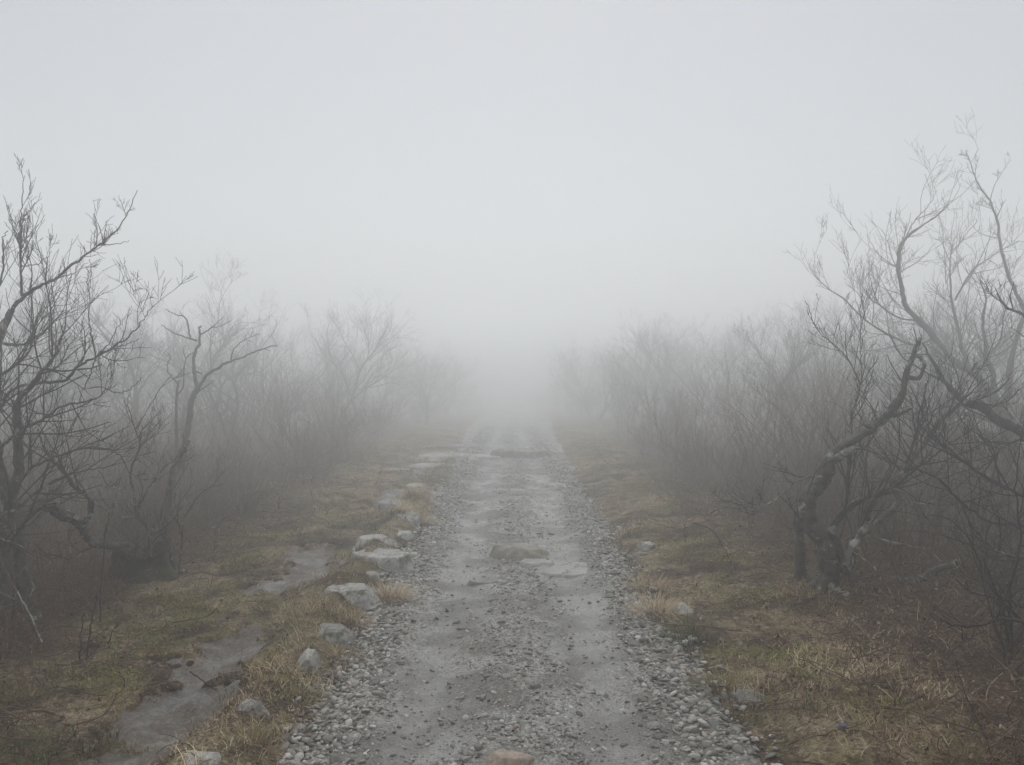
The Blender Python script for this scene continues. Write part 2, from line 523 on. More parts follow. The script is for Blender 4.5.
# ---------------------------------------------------------------- haze
def haze_box():
    x0, x1, y0, y1, z0, z1 = -99.0, 99.0, -29.0, 130.0, float(GZ.min()) - 1.0, 5.2
    V = np.array([[x, y, z] for z in (z0, z1) for y in (y0, y1) for x in (x0, x1)])
    Fq = np.array([[0, 2, 3, 1], [4, 5, 7, 6], [0, 1, 5, 4], [2, 6, 7, 3], [0, 4, 6, 2], [1, 3, 7, 5]])
    me = mesh_arrays('haze', V, [Fq], smooth=False)
    m = bpy.data.materials.new('haze'); m.use_nodes = True
    nt = m.node_tree; nt.nodes.clear()
    pv = nt.nodes.new('ShaderNodeVolumePrincipled'); ou = nt.nodes.new('ShaderNodeOutputMaterial')
    pv.inputs['Color'].default_value = (*HAZE_COLOR, 1)
    pv.inputs['Density'].default_value = HAZE_DENSITY
    pv.inputs['Anisotropy'].default_value = HAZE_G
    nt.links.new(pv.outputs[0], ou.inputs['Volume'])
    m.cycles.homogeneous_volume = True
    tag(obj('haze', me, m), kind='stuff')
haze_box()

# ---------------------------------------------------------------- stones
def icosphere(sub):
    import bmesh
    bm = bmesh.new(); bmesh.ops.create_icosphere(bm, subdivisions=sub, radius=1.0)
    V = np.array([v.co[:] for v in bm.verts]); Fc = np.array([[v.index for v in f.verts] for f in bm.faces])
    bm.free(); return V, Fc
ICO = {k: icosphere(k) for k in (1, 2, 3, 5)}

def n3(V, s, seed):
    return (vnoise(V[:, 0] * s + 11, V[:, 1] * s + V[:, 2] * s * 0.7, seed) + vnoise(V[:, 2] * s + 5, V[:, 0] * s * 0.8 - V[:, 1] * s, seed + 1)
            + vnoise(V[:, 1] * s - 7, V[:, 2] * s - V[:, 0] * s * 0.6, seed + 2)) / 3 - 0.5

def rock_verts(rng, sub, facets=9, flat_top=None, rough=0.06, lo=0.62, hi=0.92):
    V, Fc = ICO[sub]; V = V.copy()
    if sub >= 5:
        V = V * (1 + .55 * n3(V, 1.1, int(rng.integers(1e6))))[:, None]
    for _ in range(facets):
        n = rng.normal(size=3); n /= np.linalg.norm(n)
        d = rng.uniform(lo, hi)
        s = V @ n
        V = V - np.outer(np.clip(s - d, 0, None) * 0.93, n)
    if flat_top is not None:
        n = np.array([rng.uniform(-.12, .12), rng.uniform(-.12, .12), 1.0]); n /= np.linalg.norm(n)
        s = V @ n
        V = V - np.outer(np.clip(s - flat_top, 0, None) * 0.95, n)
    sd = int(rng.integers(1e6))
    nrm = V / np.linalg.norm(V, axis=1)[:, None]
    if rough:
        V = V + nrm * (n3(V, 2.2, sd) * rough * 2.5 + n3(V, 7, sd + 9) * rough)[:, None]
        if sub >= 5: V = V + nrm * (n3(V, 22, sd + 19) * rough * 0.7)[:, None] + nrm * (np.abs(n3(V, 4.5, sd + 29)) * -rough * 1.6)[:, None]
    return V, Fc

def stone(px, py, wpx, hpx, dep, label, mat, seed, name='stone', flat=0.55, rz=0.0, tilt=(0, 0), sink=0.3, facets=10, rough=0.06, cat='stone', group=None, lo=.5):
    """wpx x hpx is the size it shows; dep its depth in metres"""
    x, y, z = G(px, py)
    w = wpx / F_PX * y * 0.5
    h = max(hpx - 0.8 * F_PX * CAM_H * dep / (y * (y + dep)), hpx * .3) / F_PX * y
    rng = np.random.default_rng(seed)
    V, Fc = rock_verts(rng, 5, facets, flat, rough, lo)
    ext = np.abs(V).max(0)
    zmax = V[:, 2].max()
    V = V * np.array([w / ext[0], dep * 0.5 / ext[1], h / (1 - sink) / zmax / 1.0 * 0.8])
    c, s = math.cos(rz), math.sin(rz)
    me = mesh_arrays(name, V, [Fc])
    o = obj(name, me, mat)
    o.location = (x, y + dep * 0.4, z - h * sink * 0.4 - .012)
    o.rotation_euler = (tilt[0], tilt[1], rz)
    return tag(o, label, cat, group)

S = stone
def slab(px, py, w, d, h, label, mat, seed, name='slab', rz=0.0, front=.55, back=.8, power=3.0, tilt=0.0, cracks=0, rough=1.0):
    """a piece of bedrock or a flat slab, w x d metres, its front edge at that picture position, standing h out of the ground"""
    x0, y0, z0 = G(px, py)
    step = min(w, d) / 46
    u = np.arange(-w * .66, w * .66, step); v = np.arange(-d * .7, d * .7, step)
    U, V = np.meshgrid(u, v)
    o = seed * 13.7
    nn = (fbm(U / w * 3.2 + o, V / d * 3.2 + o, 4, seed) - .5)
    rr = (np.abs(U / (w * .5)) ** power + np.abs(V / (d * .5)) ** power) ** (1 / power) + .55 * nn
    ed = np.where(V < 0, front, back)
    prof = sstep(1.04, 1.04 - .50 * ed, rr + .10 * (fbm(U * 30 + o, V * 30, 2, seed + 21) - .5))
    top = h * (1 + .35 * (fbm(U * 9 + o, V * 9, 3, seed + 3) - .5) * rough + .10 * (fbm(U * 45 + o, V * 30, 3, seed + 5) - .5) * rough)
    top = top + tilt * U
    terr = h * .22 * np.round(2.2 * (fbm(U * 3.5 + o, V * 7 + o, 2, seed + 7) - .4)) * rough * .6
    Z = (top + terr + .02) * prof - .02 - .06 * sstep(.98, 1.15, rr)
    if cracks:
        cr = np.abs(fbm(U * 4 + o, V * 4 + o, 3, seed + 11) - .5)
        Z = Z - h * .7 * (1 - sstep(0, .018, cr)) * (prof > .5)
    c, s_ = math.cos(rz), math.sin(rz)
    X = U * c - V * s_; Y = U * s_ + V * c
    keep = rr < 1.2
    cy_ = y0 + d * .45
    me = grid_mesh(name, X, Y, Z, keep)
    ob = obj(name, me, mat, None, (x0, cy_, hz(x0, cy_)))
    return tag(ob, label, 'rock' if name == 'rock' else 'stone')
slab(379, 566, .46, .42, .055, 'large pale flat-topped slab at the left path edge, its brown front corner facing the gravel', M_ROCK_PALE, 3, rz=.15, front=.35, tilt=-.03, rough=.6)
slab(345, 600, .34, .24, .035, 'cracked pale slab in the grass below the large flat slab', M_ROCK_PALE, 4, rz=.2, front=.5, cracks=1, rough=.7)
S(369, 586, 24, 18, .16, 'small brownish stone between the large flat slab and the tan grass', M_ROCK_BROWN, 5, 'stone', .8, .4)
slab(322, 637, .25, .26, .018, 'dull grey slab sunk in grass between footpath and gravel', M_ROCK_GREY, 6, rz=-.5, front=.6, rough=.8)
S(300, 668, 42, 27, .17, 'pointed pale grey stone standing out of the grass mound', M_ROCK_PALE, 18, 'stone', None, .3, (.1, .2), .25, 7, .08, 'stone', None, .32)
S(250, 722, 36, 26, .22, 'leaning striated grey stone low in the grass at the left', M_ROCK_STRIPE, 8, 'stone', .6, .7, (.25, -.35), .3)
S(236, 688, 30, 14, .12, 'rounded grey stone beside the muddy footpath', M_ROCK_GREY, 9, 'stone', .9, .2)
S(190, 768, 46, 25, .19, 'rounded pale grey boulder at the bottom edge of the picture, left of the gravel', M_ROCK_PALE, 10, 'boulder', .9, .1, (0, 0), .25, 9, .05, 'stone')
S(292, 573, 9, 9, .05, 'small whitish upright stone chip at the footpath edge', M_ROCK_PALE, 11, 'stone', .9, 0, (0, .3), .1)
S(205, 693 , 14, 6, .06, 'pinkish pebble lying on the muddy footpath', M_ROCK_PINK, 12, 'pebble', .8)
slab(400, 537, .2, .3, .022, 'flat pale stone just beyond the large slab on the left', M_ROCK_PALE, 13, front=.5)
slab(372, 541, .32, .25, .018, 'long thin pale slab flush with the turf behind the large slab', M_ROCK_PALE, 14, rz=.1)
slab(404, 520, .26, .3, .02, 'pale stone at the left path edge below the tan grass tuft', M_ROCK_PALE, 15)
slab(388, 508, .4, .4, .02, 'low grey stone in the turf left of the path, farther than the slabs', M_ROCK_GREY, 16)
slab(414, 488, .32, .4, .02, 'small hazy stone at the left path edge', M_ROCK_PALE, 17)
slab(430, 468, .9, .6, .035, 'long hazy slab crossing from the left verge onto the path', M_ROCK_PALE, 27, rough=1.3)
slab(446, 459, 1.2, .9, .07, 'hazy stepped slab beside the far rock outcrop', M_ROCK_PALE, 19, rough=1.5)
slab(392, 470, .6, .5, .02, 'faint flat stone in the hazy turf left of the path', M_ROCK_PALE, 20)
slab(463, 448, 1.3, .9, .05, 'faint slab at the far left edge of the path in the fog', M_ROCK_GREY, 21, rough=1.5)
slab(520, 458, 1.3, .9, .15, 'hazy brown rock outcrop in the middle of the path far ahead', M_ROCK_BROWN, 22, 'rock', rough=1.3)
slab(486, 459, 1.0, .6, .04, 'low flat slab left of the far rock outcrop', M_ROCK_BED, 28)
slab(556, 487, .32, .3, .035, 'thin flat pale stone on the right side of the path in the haze', M_ROCK_PALE, 24)
# bedrock in the path
slab(521, 562, .58, .62, .085, 'humped brown-sided bedrock breaking through the middle of the path', M_ROCK_BROWN, 33, 'rock', rz=.2, front=1.0, back=1.2, power=1.9, tilt=-.05, rough=1.4)
slab(537, 569, .34, .24, .035, 'smooth low pale rock right against the front of the brown-sided bedrock', M_ROCK_BED, 31, 'rock', front=.9, power=2, rough=.5)
slab(577, 577, .74, .52, .028, 'broad smooth bedrock sheet on the path, right of the brown-sided hump', M_ROCK_BED, 35, 'rock', rz=-.06, front=.4, back=1.0, tilt=.012, cracks=1, rough=.9)
slab(494, 584, .36, .14, .012, 'thin dark-edged rock lip just below the bedrock hump', M_ROCK_GREY, 34, 'rock', front=.3, back=1.0)
S(507, 769, 60, 30, .14, 'pinkish tan stone cut off by the bottom edge in the middle of the path', M_ROCK_PINK, 36, 'stone', .8, 0, (0, 0), .15, 9, .04)
S(671, 754, 22, 8, .09, 'reddish stone among pale gravel near the bottom right path edge', M_ROCK_PINK, 37, 'stone', .8)
S(688, 756, 15, 9, .07, 'round pinkish pebble touching the reddish stone in the gravel', M_ROCK_PINK, 38, 'pebble', .9)
# right verge
S(683, 615, 24, 16, .16, 'pale split stone half hidden in grass on the right verge', M_ROCK_PALE, 40, 'stone', .7, .4, (.3, .2), .3)
S(648, 550, 20, 11, .16, 'pale stone at the right path edge beside the hazy turf', M_ROCK_PALE, 41, 'stone', .6, .2, (.2, 0), .3)
S(640, 556, 24, 7, .14, 'low stone just left of and below the pale stone at the right path edge', M_ROCK_GREY, 42, 'stone', .6)
S(757, 703, 40, 17, .2, 'rounded grey stone with a brown half, sunk in the right bank', M_ROCK_GREY, 43, 'stone', .85, .2, (0, 0), .35, 7, .03)
S(845, 598, 16, 12, .1, 'small pale stone at the foot of the crooked tree', M_ROCK_PALE, 44, 'stone', .8)

# pebbles: a few shapes merged many times over
PEB = [rock_verts(np.random.default_rng(100 + k), 1 if k < 8 else 2, 5, None, 0.05, .6, .9) for k in range(14)]
def pebble_field(name, pts, sizes, rng, tints, shapes=None, sink=0.25):
    Vs, Fs, Ts = [], [], []; base = 0
    ids = rng.integers(0, len(PEB), len(pts)) if shapes is None else shapes(len(pts))
    for k in range(len(PEB)):
        sel = np.where(ids == k)[0]
        if not len(sel): continue
        V, Fc = PEB[k]; n = len(sel)
        s = sizes[sel][:, None] * np.stack([rng.uniform(.8, 1.25, n), rng.uniform(.6, .95, n), rng.uniform(.32, .6, n)], 1)
        a = rng.uniform(0, 6.283, n); ca, sa = np.cos(a), np.sin(a)
        tx = rng.normal(0, .28, n); ty = rng.normal(0, .28, n)
        W = V[None] * s[:, None, :]
        X = W[..., 0] * ca[:, None] - W[..., 1] * sa[:, None]
        Y = W[..., 0] * sa[:, None] + W[..., 1] * ca[:, None]
        Z = W[..., 2] + X * tx[:, None] + Y * ty[:, None]
        W = np.stack([X, Y, Z], -1)
        W += pts[sel][:, None, :]
        W[..., 2] += (s[:, 2] * (1 - 2 * sink))[:, None]
        Vs.append(W.reshape(-1, 3)); Fs.append((Fc[None] + (np.arange(n) * len(V))[:, None, None] + base).reshape(-1, 3))
        Ts.append(np.repeat(tints[sel], len(V))); base += n * len(V)
    return mesh_arrays(name, np.concatenate(Vs), [np.concatenate(Fs)], np.concatenate(Ts), smooth=True)

def sample_depth(n, y0, y1, rng, p=1.0):
    """more samples near the camera: constant count per unit of log distance when p = 1"""
    u = rng.uniform(0, 1, n)
    return y0 * (y1 / y0) ** u

def gravel_density(x, y):
    xs = x - path_shift(y)
    ph = path_half(x, y)
    d = 1.5 * bump(xs, -0.80, 0.17) + 1.35 * bump(xs, 0.80, 0.17) + 0.75 * bump(xs, 0.03, 0.22)
    d = d + 0.75 * sstep(4.2, 2.9, y) * bump(xs, 0.0, 0.35)
    d = d * (0.35 + 1.3 * fbm(x * 2.2, y * 1.6, 3, 71)) + 0.07
    d = d * sstep(-0.16, -0.04, ph) * (1 - ((np.abs(x - 0) < .13) & (y < 3.3)))
    return d

def make_gravel():
    rng = np.random.default_rng(21)
    n = 110000
    y = sample_depth(n, 2.3, 34, rng)
    x = rng.uniform(-1.2, 1.2, n)
    keep = rng.uniform(0, 1.0, n) < gravel_density(x, y) * 0.75
    x, y = x[keep], y[keep]
    near = sstep(.55, .85, np.abs(x))
    size = (0.0045 + 0.028 * rng.beta(1.0, 4.2, len(x))) * (0.75 + 0.55 * near) * (1 + 0.02 * np.clip(y - 5, 0, 30))
    z = height(x, y) + 0.004
    t = np.clip(rng.normal(.44, .24, len(x)) + 0.05 * near, 0, .95)
    pink = rng.uniform(0, 1, len(x)) < 0.015
    t[pink] = 1.0
    me = pebble_field('gravel', np.stack([x, y, z], 1), size, rng, t)
    print('gravel', len(x))
    tag(obj('gravel', me, M_GRAVEL), kind='stuff')
    # fine chips on the ruts and on the footpath
    n = 16000
    y = sample_depth(n, 2.3, 12, rng); x = rng.uniform(-1.0, 1.0, n)
    size = 0.0022 + 0.004 * rng.beta(1.2, 3, n)
    xf = rng.uniform(-2.0, -1.3, 1500); yf = sample_depth(1500, 2.6, 9, rng)
    x = np.r_[x, xf]; y = np.r_[y, yf]; size = np.r_[size, 0.002 + 0.006 * rng.beta(1, 5, 1500)]
    z = height(x, y) + 0.005
    t = np.clip(rng.normal(.45, .3, len(x)), 0, .95)
    me = pebble_field('stone_chips', np.stack([x, y, z], 1), size, rng, t, lambda m: rng.integers(0, 8, m))
    tag(obj('stone_chips', me, M_GRAVEL), kind='stuff')
make_gravel()

def loose_stones():
    rng = np.random.default_rng(5)
    protos = []
    for k in range(7):
        V, Fc = rock_verts(rng, 3, 8, .7, .05, .6, .9)
        V = V * np.array([1, .75, .5])
        mat = [M_ROCK_GREY, M_ROCK_PALE, M_ROCK_PALE, M_ROCK_GREY, M_ROCK_BROWN, M_ROCK_GREY, M_ROCK_PALE][k]
        me = mesh_arrays('loose_stone', V, [Fc]); me.materials.append(mat); protos.append(me)
    spots = []
    tries = 0
    while len(spots) < 150 and tries < 9000:
        tries += 1
        y = float(sample_depth(1, 2.9, 10, rng)[0]); x = rng.uniform(-1.0, 1.02)
        if rng.uniform() > float(gravel_density(np.array([x]), np.array([y]))[0]) * .9 + .06: continue
        r = rng.uniform(.018, .036) * (1.25 if abs(x) > .6 else 1.0)
        if any((x - a) ** 2 + (y - b) ** 2 < (r + c) ** 2 * 1.6 for a, b, c in spots): continue
        spots.append((x, y, r))
    for i, (x, y, r) in enumerate(spots):
        o = bpy.data.objects.new('loose_stone', protos[i % 7]); COL.objects.link(o)
        o.location = (x, y, hz(x, y) + r * .22)
        o.scale = (r, r * rng.uniform(.8, 1.1), r * rng.uniform(.8, 1.2))
        o.rotation_euler = (rng.normal(0, .15), rng.normal(0, .15), rng.uniform(0, 6.28))
        look = ['grey', 'pale', 'whitish', 'dark grey', 'brownish', 'dull grey', 'light'][i % 7]
        where = ('on the left gravel shoulder' if x < -.58 else 'on the right gravel shoulder' if x > .58 else 'in the left rut' if x < -.22 else 'in the right rut' if x > .25 else 'on the middle of the path')
        dist = 'near the bottom edge' if y < 3.9 else 'in the foreground' if y < 5.3 else 'before the bedrock hump' if y < 6.6 else 'beyond the bedrock hump'
        tag(o, f'loose {look} stone {where}, {dist}', 'stone', f'loose stones {where}, {dist}')
loose_stones()

# ---------------------------------------------------------------- tubes and growth
def tubes(P_, R, k=4):
    """P_ (N,n,3), R (N,n) -> verts, quads"""
    N, n, _ = P_.shape
    T = np.empty_like(P_)
    T[:, 1:-1] = P_[:, 2:] - P_[:, :-2]; T[:, 0] = P_[:, 1] - P_[:, 0]; T[:, -1] = P_[:, -1] - P_[:, -2]
    T /= np.linalg.norm(T, axis=2, keepdims=True) + 1e-9
    mt = P_[:, -1] - P_[:, 0]; mt /= np.linalg.norm(mt, axis=1, keepdims=True) + 1e-9
    ref = np.where(np.abs(mt[:, 2:3]) < 0.8, np.array([[0, 0, 1.0]]), np.array([[1.0, 0, 0]]))
    U = np.empty_like(P_)
    prev = np.cross(ref, T[:, 0]); prev /= np.linalg.norm(prev, axis=1, keepdims=True) + 1e-9
    for i in range(n):
        u = prev - (prev * T[:, i]).sum(1, keepdims=True) * T[:, i]
        u /= np.linalg.norm(u, axis=1, keepdims=True) + 1e-9
        U[:, i] = u; prev = u
    Wv = np.cross(T, U)
    a = np.arange(k) * 2 * math.pi / k
    if R.ndim == 2: R = R[:, :, None]
    V = P_[:, :, None, :] + R[..., None] * (U[:, :, None, :] * np.cos(a)[None, None, :, None] + Wv[:, :, None, :] * np.sin(a)[None, None, :, None])
    idx = np.arange(N * n * k).reshape(N, n, k)
    nx = np.roll(idx, -1, 2)
    q = np.stack([idx[:, :-1], nx[:, :-1], nx[:, 1:], idx[:, 1:]], -1).reshape(-1, 4)
    return V.reshape(-1, 3), q

def unit(v):
    return v / (np.linalg.norm(v, axis=-1, keepdims=True) + 1e-9)

def grow(rng, start, dirn, length, r0, r1, n=6, wander=0.25, up=0.15, smooth=0.5):
    N = len(start)
    Pn = np.empty((N, n, 3)); Pn[:, 0] = start
    d = unit(dirn); w = np.zeros((N, 3))
    step = (length / (n - 1))[:, None]
    for i in range(1, n):
        w = w * smooth + rng.normal(0, wander, (N, 3))
        d = unit(d + w + np.array([0, 0, up]))
        Pn[:, i] = Pn[:, i - 1] + d * step * rng.uniform(.75, 1.25, (N, 1))
    t = np.linspace(0, 1, n)[None]
    R = r0[:, None] + (r1 - r0)[:, None] * t
    return Pn, R

def sprout(rng, Pn, R, per, t0=.25, t1=1.0, ang=(.45, 1.0), up=.1, tip=True):
    """child starts and directions along every parent"""
    N, n, _ = Pn.shape
    k = rng.poisson(per, N) if np.isscalar(per) else rng.poisson(per)
    ids = np.repeat(np.arange(N), k)
    t = rng.uniform(t0, t1, len(ids)) * (n - 1) * 0.999
    i0 = t.astype(int); f = (t - i0)[:, None]
    pos = Pn[ids, i0] * (1 - f) + Pn[ids, i0 + 1] * f
    rad = R[ids, i0] * (1 - f[:, 0]) + R[ids, i0 + 1] * f[:, 0]
    tan = unit(Pn[ids, i0 + 1] - Pn[ids, i0])
    rv = unit(np.cross(tan, rng.normal(size=(len(ids), 3))))
    a = rng.uniform(ang[0], ang[1], len(ids))[:, None]
    d = unit(tan * np.cos(a) + rv * np.sin(a) + np.array([0, 0, up]))
    return ids, pos, d, rad, t / (n - 1)

def add(bucket, Pn, R, k):
    V, q = tubes(Pn, R, k)
    off = bucket['n']; bucket['V'].append(V); bucket['Q'].append(q + off); bucket['n'] += len(V)
def newb(): return {'V': [], 'Q': [], 'n': 0}
def bmesh_of(name, b):
    return mesh_arrays(name, np.concatenate(b['V']), [np.concatenate(b['Q'])])

def twig_out(rng, bucket, Pn, R, lens, levels, per, thin=.0012, wander=.2, up=.12, ang=(.5, 1.05), t0=.2, kk=3):
    """keep branching from a set of polylines"""
    cur = (Pn, R, lens)
    for lv in range(levels):
        Pp, Rp, Lp = cur
        ids, pos, d, rad, t = sprout(rng, Pp, Rp, per[lv], t0, 1.0, ang, up)
        if not len(ids): break
        L = Lp[ids] * rng.uniform(.30, .75, len(ids)) * (1.15 - .5 * t)
        r0 = np.clip(rad * rng.uniform(.5, .75, len(ids)), thin, None)
        r1 = np.clip(r0 * .45, thin * .8, None)
        C, CR_ = grow(rng, pos, d, L, r0, r1, 6 if lv == 0 else 5, wander, up * .8, .35)
        add(bucket, C, CR_, 4 if (lv == 0 and kk > 3) else 3)
        cur = (C, CR_, L)

def shrub_meshes(seed, h, stems, spread, per=(5, 4, 3), r=.009, wander=.16, up=.10, lean=.5, thin=.0013):
    rng = np.random.default_rng(seed)
    st, tw = newb(), newb()
    az = rng.uniform(0, 6.283, stems); rr = rng.uniform(0, spread * .25, stems)
    start = np.stack([np.cos(az) * rr, np.sin(az) * rr, np.full(stems, -.05)], 1)
    a2 = az + rng.normal(0, .7, stems); ln = np.abs(rng.normal(lean * .7, lean * .45, stems))
    d = np.stack([np.cos(a2) * ln, np.sin(a2) * ln, np.ones(stems)], 1)
    L = h * rng.uniform(.6, 1.12, stems)
    r0 = r * rng.uniform(.5, 1.25, stems)
    A, AR = grow(rng, start, d, L, r0, r0 * .3, 10, wander, up, .5)
    add(st, A, AR, 5)
    twig_out(rng, tw, A, AR, L, len(per), per, thin, .14, .13, (.35, .85))
    return bmesh_of('stems', st), bmesh_of('twigs', tw)

def tree_meshes(seed, h, r=.05, per=(9, 7, 5, 3), lean=.2):
    rng = np.random.default_rng(seed)
    st, tw = newb(), newb()
    n0 = 2 if seed % 2 else 1
    az = rng.uniform(0, 6.283, n0)
    start = np.zeros((n0, 3)); start[:, 2] = -.1
    d = np.stack([np.cos(az) * lean, np.sin(az) * lean, np.ones(n0)], 1)
    A, AR = grow(rng, start, d, np.full(n0, h * .78), np.full(n0, r), np.full(n0, r * .25), 14, .16, .10, .5)
    add(st, A, AR, 7)
    ids, pos, d, rad, t = sprout(rng, A, AR, per[0], .22, 1, (.5, 1.0), .2)
    L = h * rng.uniform(.35, .6, len(ids)) * (1.15 - .5 * t)
    B, BR = grow(rng, pos, d, L, rad * .62, np.clip(rad * .18, .0015, None), 10, .2, .10, .5)
    add(st, B, BR, 5)
    twig_out(rng, tw, B, BR, L, 3, per[1:], .0016, .14, .12, (.4, .9))
    return bmesh_of('trunk', st), bmesh_of('crown', tw)

SHRUBS, TALL, TREES = [], [], []
for k in range(5):
    a, b = shrub_meshes(200 + k, 1.25, 13, 1.0, (6, 3.5, 2), .0105, .13, .10, .42)
    a.materials.append(M_SHRUB); b.materials.append(M_SHRUB); SHRUBS.append((a, b))
for k in range(5):
    a, b = shrub_meshes(300 + k, 2.1, 8, .8, (7, 4, 2.2), .014, .12, .12, .28)
    a.materials.append(M_SHRUB); b.materials.append(M_SHRUB); TALL.append((a, b))
for k in range(4):
    a, b = tree_meshes(400 + k, 3.7, .05)
    a.materials.append(M_BARK_MID); b.materials.append(M_TWIG_MID); TREES.append((a, b))

def place(kind, x, y, s, rz, label, group, parts=True, name=None, sc=None):
    src = {'shrub': SHRUBS, 'tall': TALL, 'tree': TREES}[kind]
    a, b = src[PLACE_RNG.integers(len(src))]
    nm = name or {'shrub': 'shrub', 'tall': 'tall_shrub', 'tree': 'bare_tree'}[kind]
    root = thing(nm, label, {'shrub': 'shrub', 'tall': 'shrub', 'tree': 'tree'}[kind], (x, y, hz(x, y)), group)
    root.rotation_euler = (0, 0, rz); root.scale = sc or (s, s, s)
    obj('trunk' if kind == 'tree' else 'stems', a, None, root)
    obj('crown' if kind == 'tree' else 'twigs', b, None, root)
    return root
PLACE_RNG = np.random.default_rng(77)

LBL = {
 ('shrub', 'l', 0): ('low leafless brown shrub in the thicket left of the footpath', 'low brown shrubs in the left thicket'),
 ('shrub', 'r', 0): ('low leafless brown shrub in the thicket on the right bank', 'low brown shrubs in the right thicket'),
 ('shrub', 'l', 1): ('low shrub blurred by fog on the left of the path', 'low foggy shrubs on the left'),
 ('shrub', 'r', 1): ('low shrub blurred by fog on the right of the path', 'low foggy shrubs on the right'),
 ('tall', 'l', 0): ('tall thin-stemmed leafless shrub in the left thicket', 'tall thin shrubs in the left thicket'),
 ('tall', 'r', 0): ('tall thin-stemmed leafless shrub in the right thicket', 'tall thin shrubs in the right thicket'),
 ('tall', 'l', 1): ('tall shrub paled by fog on the left of the path', 'tall foggy shrubs on the left'),
 ('tall', 'r', 1): ('tall shrub paled by fog on the right of the path', 'tall foggy shrubs on the right'),
 ('tree', 'l', 0): ('small bare tree standing behind the left thicket, grey in the haze', 'small bare trees behind the left thicket'),
 ('tree', 'r', 0): ('small bare tree standing behind the right thicket, grey in the haze', 'small bare trees behind the right thicket'),
 ('tree', 'l', 1): ('faint bare tree almost lost in fog on the left', 'faint far trees on the left'),
 ('tree', 'r', 1): ('faint bare tree almost lost in fog on the right', 'faint far trees on the right'),
}
NEARBY = []
ZONES = [(-400, 0, 'at the left edge of the view'), (0, 100, 'behind the gnarled tree'), (100, 165, 'behind the forked shrub'), (165, 215, 'around the foot of the grey snag'),
         (215, 265, 'just right of the grey snag'), (265, 320, 'in the left thicket, well right of the snag'), (320, 500, 'at the path end of the left thicket'),
         (500, 690, 'at the path end of the right thicket'), (690, 740, 'in the right thicket, well left of the crooked tree'), (740, 790, 'just left of the crooked tree'),
         (790, 850, 'behind the crooked trunk'), (850, 930, 'right of the crooked tree'), (930, 1024, 'under the spreading tree'), (1024, 1500, 'at the right edge of the view')]
ORD = ['nearest', 'second nearest', 'third nearest', 'fourth nearest', 'fifth nearest', 'sixth nearest', 'seventh nearest', 'eighth nearest', 'ninth nearest', 'tenth nearest']
def label_thickets():
    for a, b, where in ZONES:
        for kind, word in (('shrub', 'low brown leafless shrub'), ('tall', 'tall thin-stemmed shrub'), ('tree', 'small bare tree')):
            rs = sorted([r for r in NEARBY if r[1] == kind and a <= r[2] < b and not r[4]], key=lambda r: r[3])
            for i, r in enumerate(rs[:10]):
                r[0]['label'] = (ORD[i] + ' ' if len(rs) > 1 else '') + word + ' ' + where
def thicket(side, n, seed):
    rng = np.random.default_rng(seed)
    sg = -1 if side == 'l' else 1
    got = []
    tries = 0
    while len(got) < n and tries < 40000:
        tries += 1
        y = float(5.2 * (75 / 5.2) ** rng.uniform(0, 1))
        edge = (2.85 + .15 * math.sin(y * .9)) if side == 'l' else (2.30 + .25 * math.sin(y * .7 + 1))
        edge += .085 * min(max(y - 10, 0), 18) - .03 * max(y - 28, 0)
        wide = min(y * .72, 26)
        if wide < edge: wide = edge + .8
        x = edge + (wide - edge) * rng.uniform(0, 1) ** 1.5
        q = .44 * (1 + y * .03)
        if any((x - a) ** 2 + (y - b) ** 2 < q * q for a, b, _ in got): continue
        if side == 'r' and y < 5.75 and x < 3.2: continue
        off = x - edge
        u = rng.uniform()
        if 6.5 < y < 16 and off > .7 and rng.uniform() < .55: continue
        if off < .9: kind = 'shrub' if u < (.85 if side == 'l' else .6) else 'tall'
        elif off < 3: kind = 'shrub' if u < .5 else ('tall' if u < .92 else 'tree')
        else: kind = 'shrub' if u < .25 else ('tall' if u < .7 else 'tree')
        if kind != 'shrub' and (y < 8.6 or (off < .8 and y < 20) or (side == 'l' and y < 13 and off < 4)): kind = 'shrub'
        if kind == 'tree' and y < 12: kind = 'tall'
        got.append((x, y, kind))
        far = 1 if y > 16 else 0
        lab, grp = LBL[(kind, side, far)]
        s = rng.uniform(.75, 1.15)
        if side == 'l' and y < 13: s *= .85
        if y < 16: s *= .92
        if off < .5: s *= .8
        if y < 8: s *= .85
        s *= 1 + .012 * max(y - 12, 0)
        NEARBY.append((place(kind, sg * x, y, s, rng.uniform(0, 6.28), lab, grp), kind, 512 + F_PX * sg * x / y, y, far))
    print('thicket', side, len(got))
thicket('l', 150, 31)
thicket('r', 150, 32)
def far_rows():
    rng = np.random.default_rng(40)
    for sg, side in ((-1, 'l'), (1, 'r')):
        for k in range(15):
            y = 27 + k * 2.6 + rng.uniform(-.8, .8)
            x = sg * (3.7 + rng.uniform(0, 1.8) + (k % 3) * 1.2)
            lab, grp = LBL[('tree', side, 1)]
            NEARBY.append((place('tree', x, y, rng.uniform(1.0, 1.35), rng.uniform(0, 6.28), lab, grp), 'tree', 512 + F_PX * x / y, y, 1))
far_rows()
label_thickets()

# ---------------------------------------------------------------- traced trees
def catmull(pts, per=5):
    pts = np.asarray(pts, float)
    p = np.vstack([2 * pts[0] - pts[1], pts, 2 * pts[-1] - pts[-2]])
    out = []
    for i in range(1, len(p) - 2):
        t = np.linspace(0, 1, per, endpoint=False)[:, None]
        a, b, c, d = p[i - 1], p[i], p[i + 1], p[i + 2]
        out.append(.5 * ((2 * b) + (-a + c) * t + (2 * a - 5 * b + 4 * c - d) * t ** 2 + (-a + 3 * b - 3 * c + d) * t ** 3))
    out.append(pts[-1:])
    return np.vstack(out)

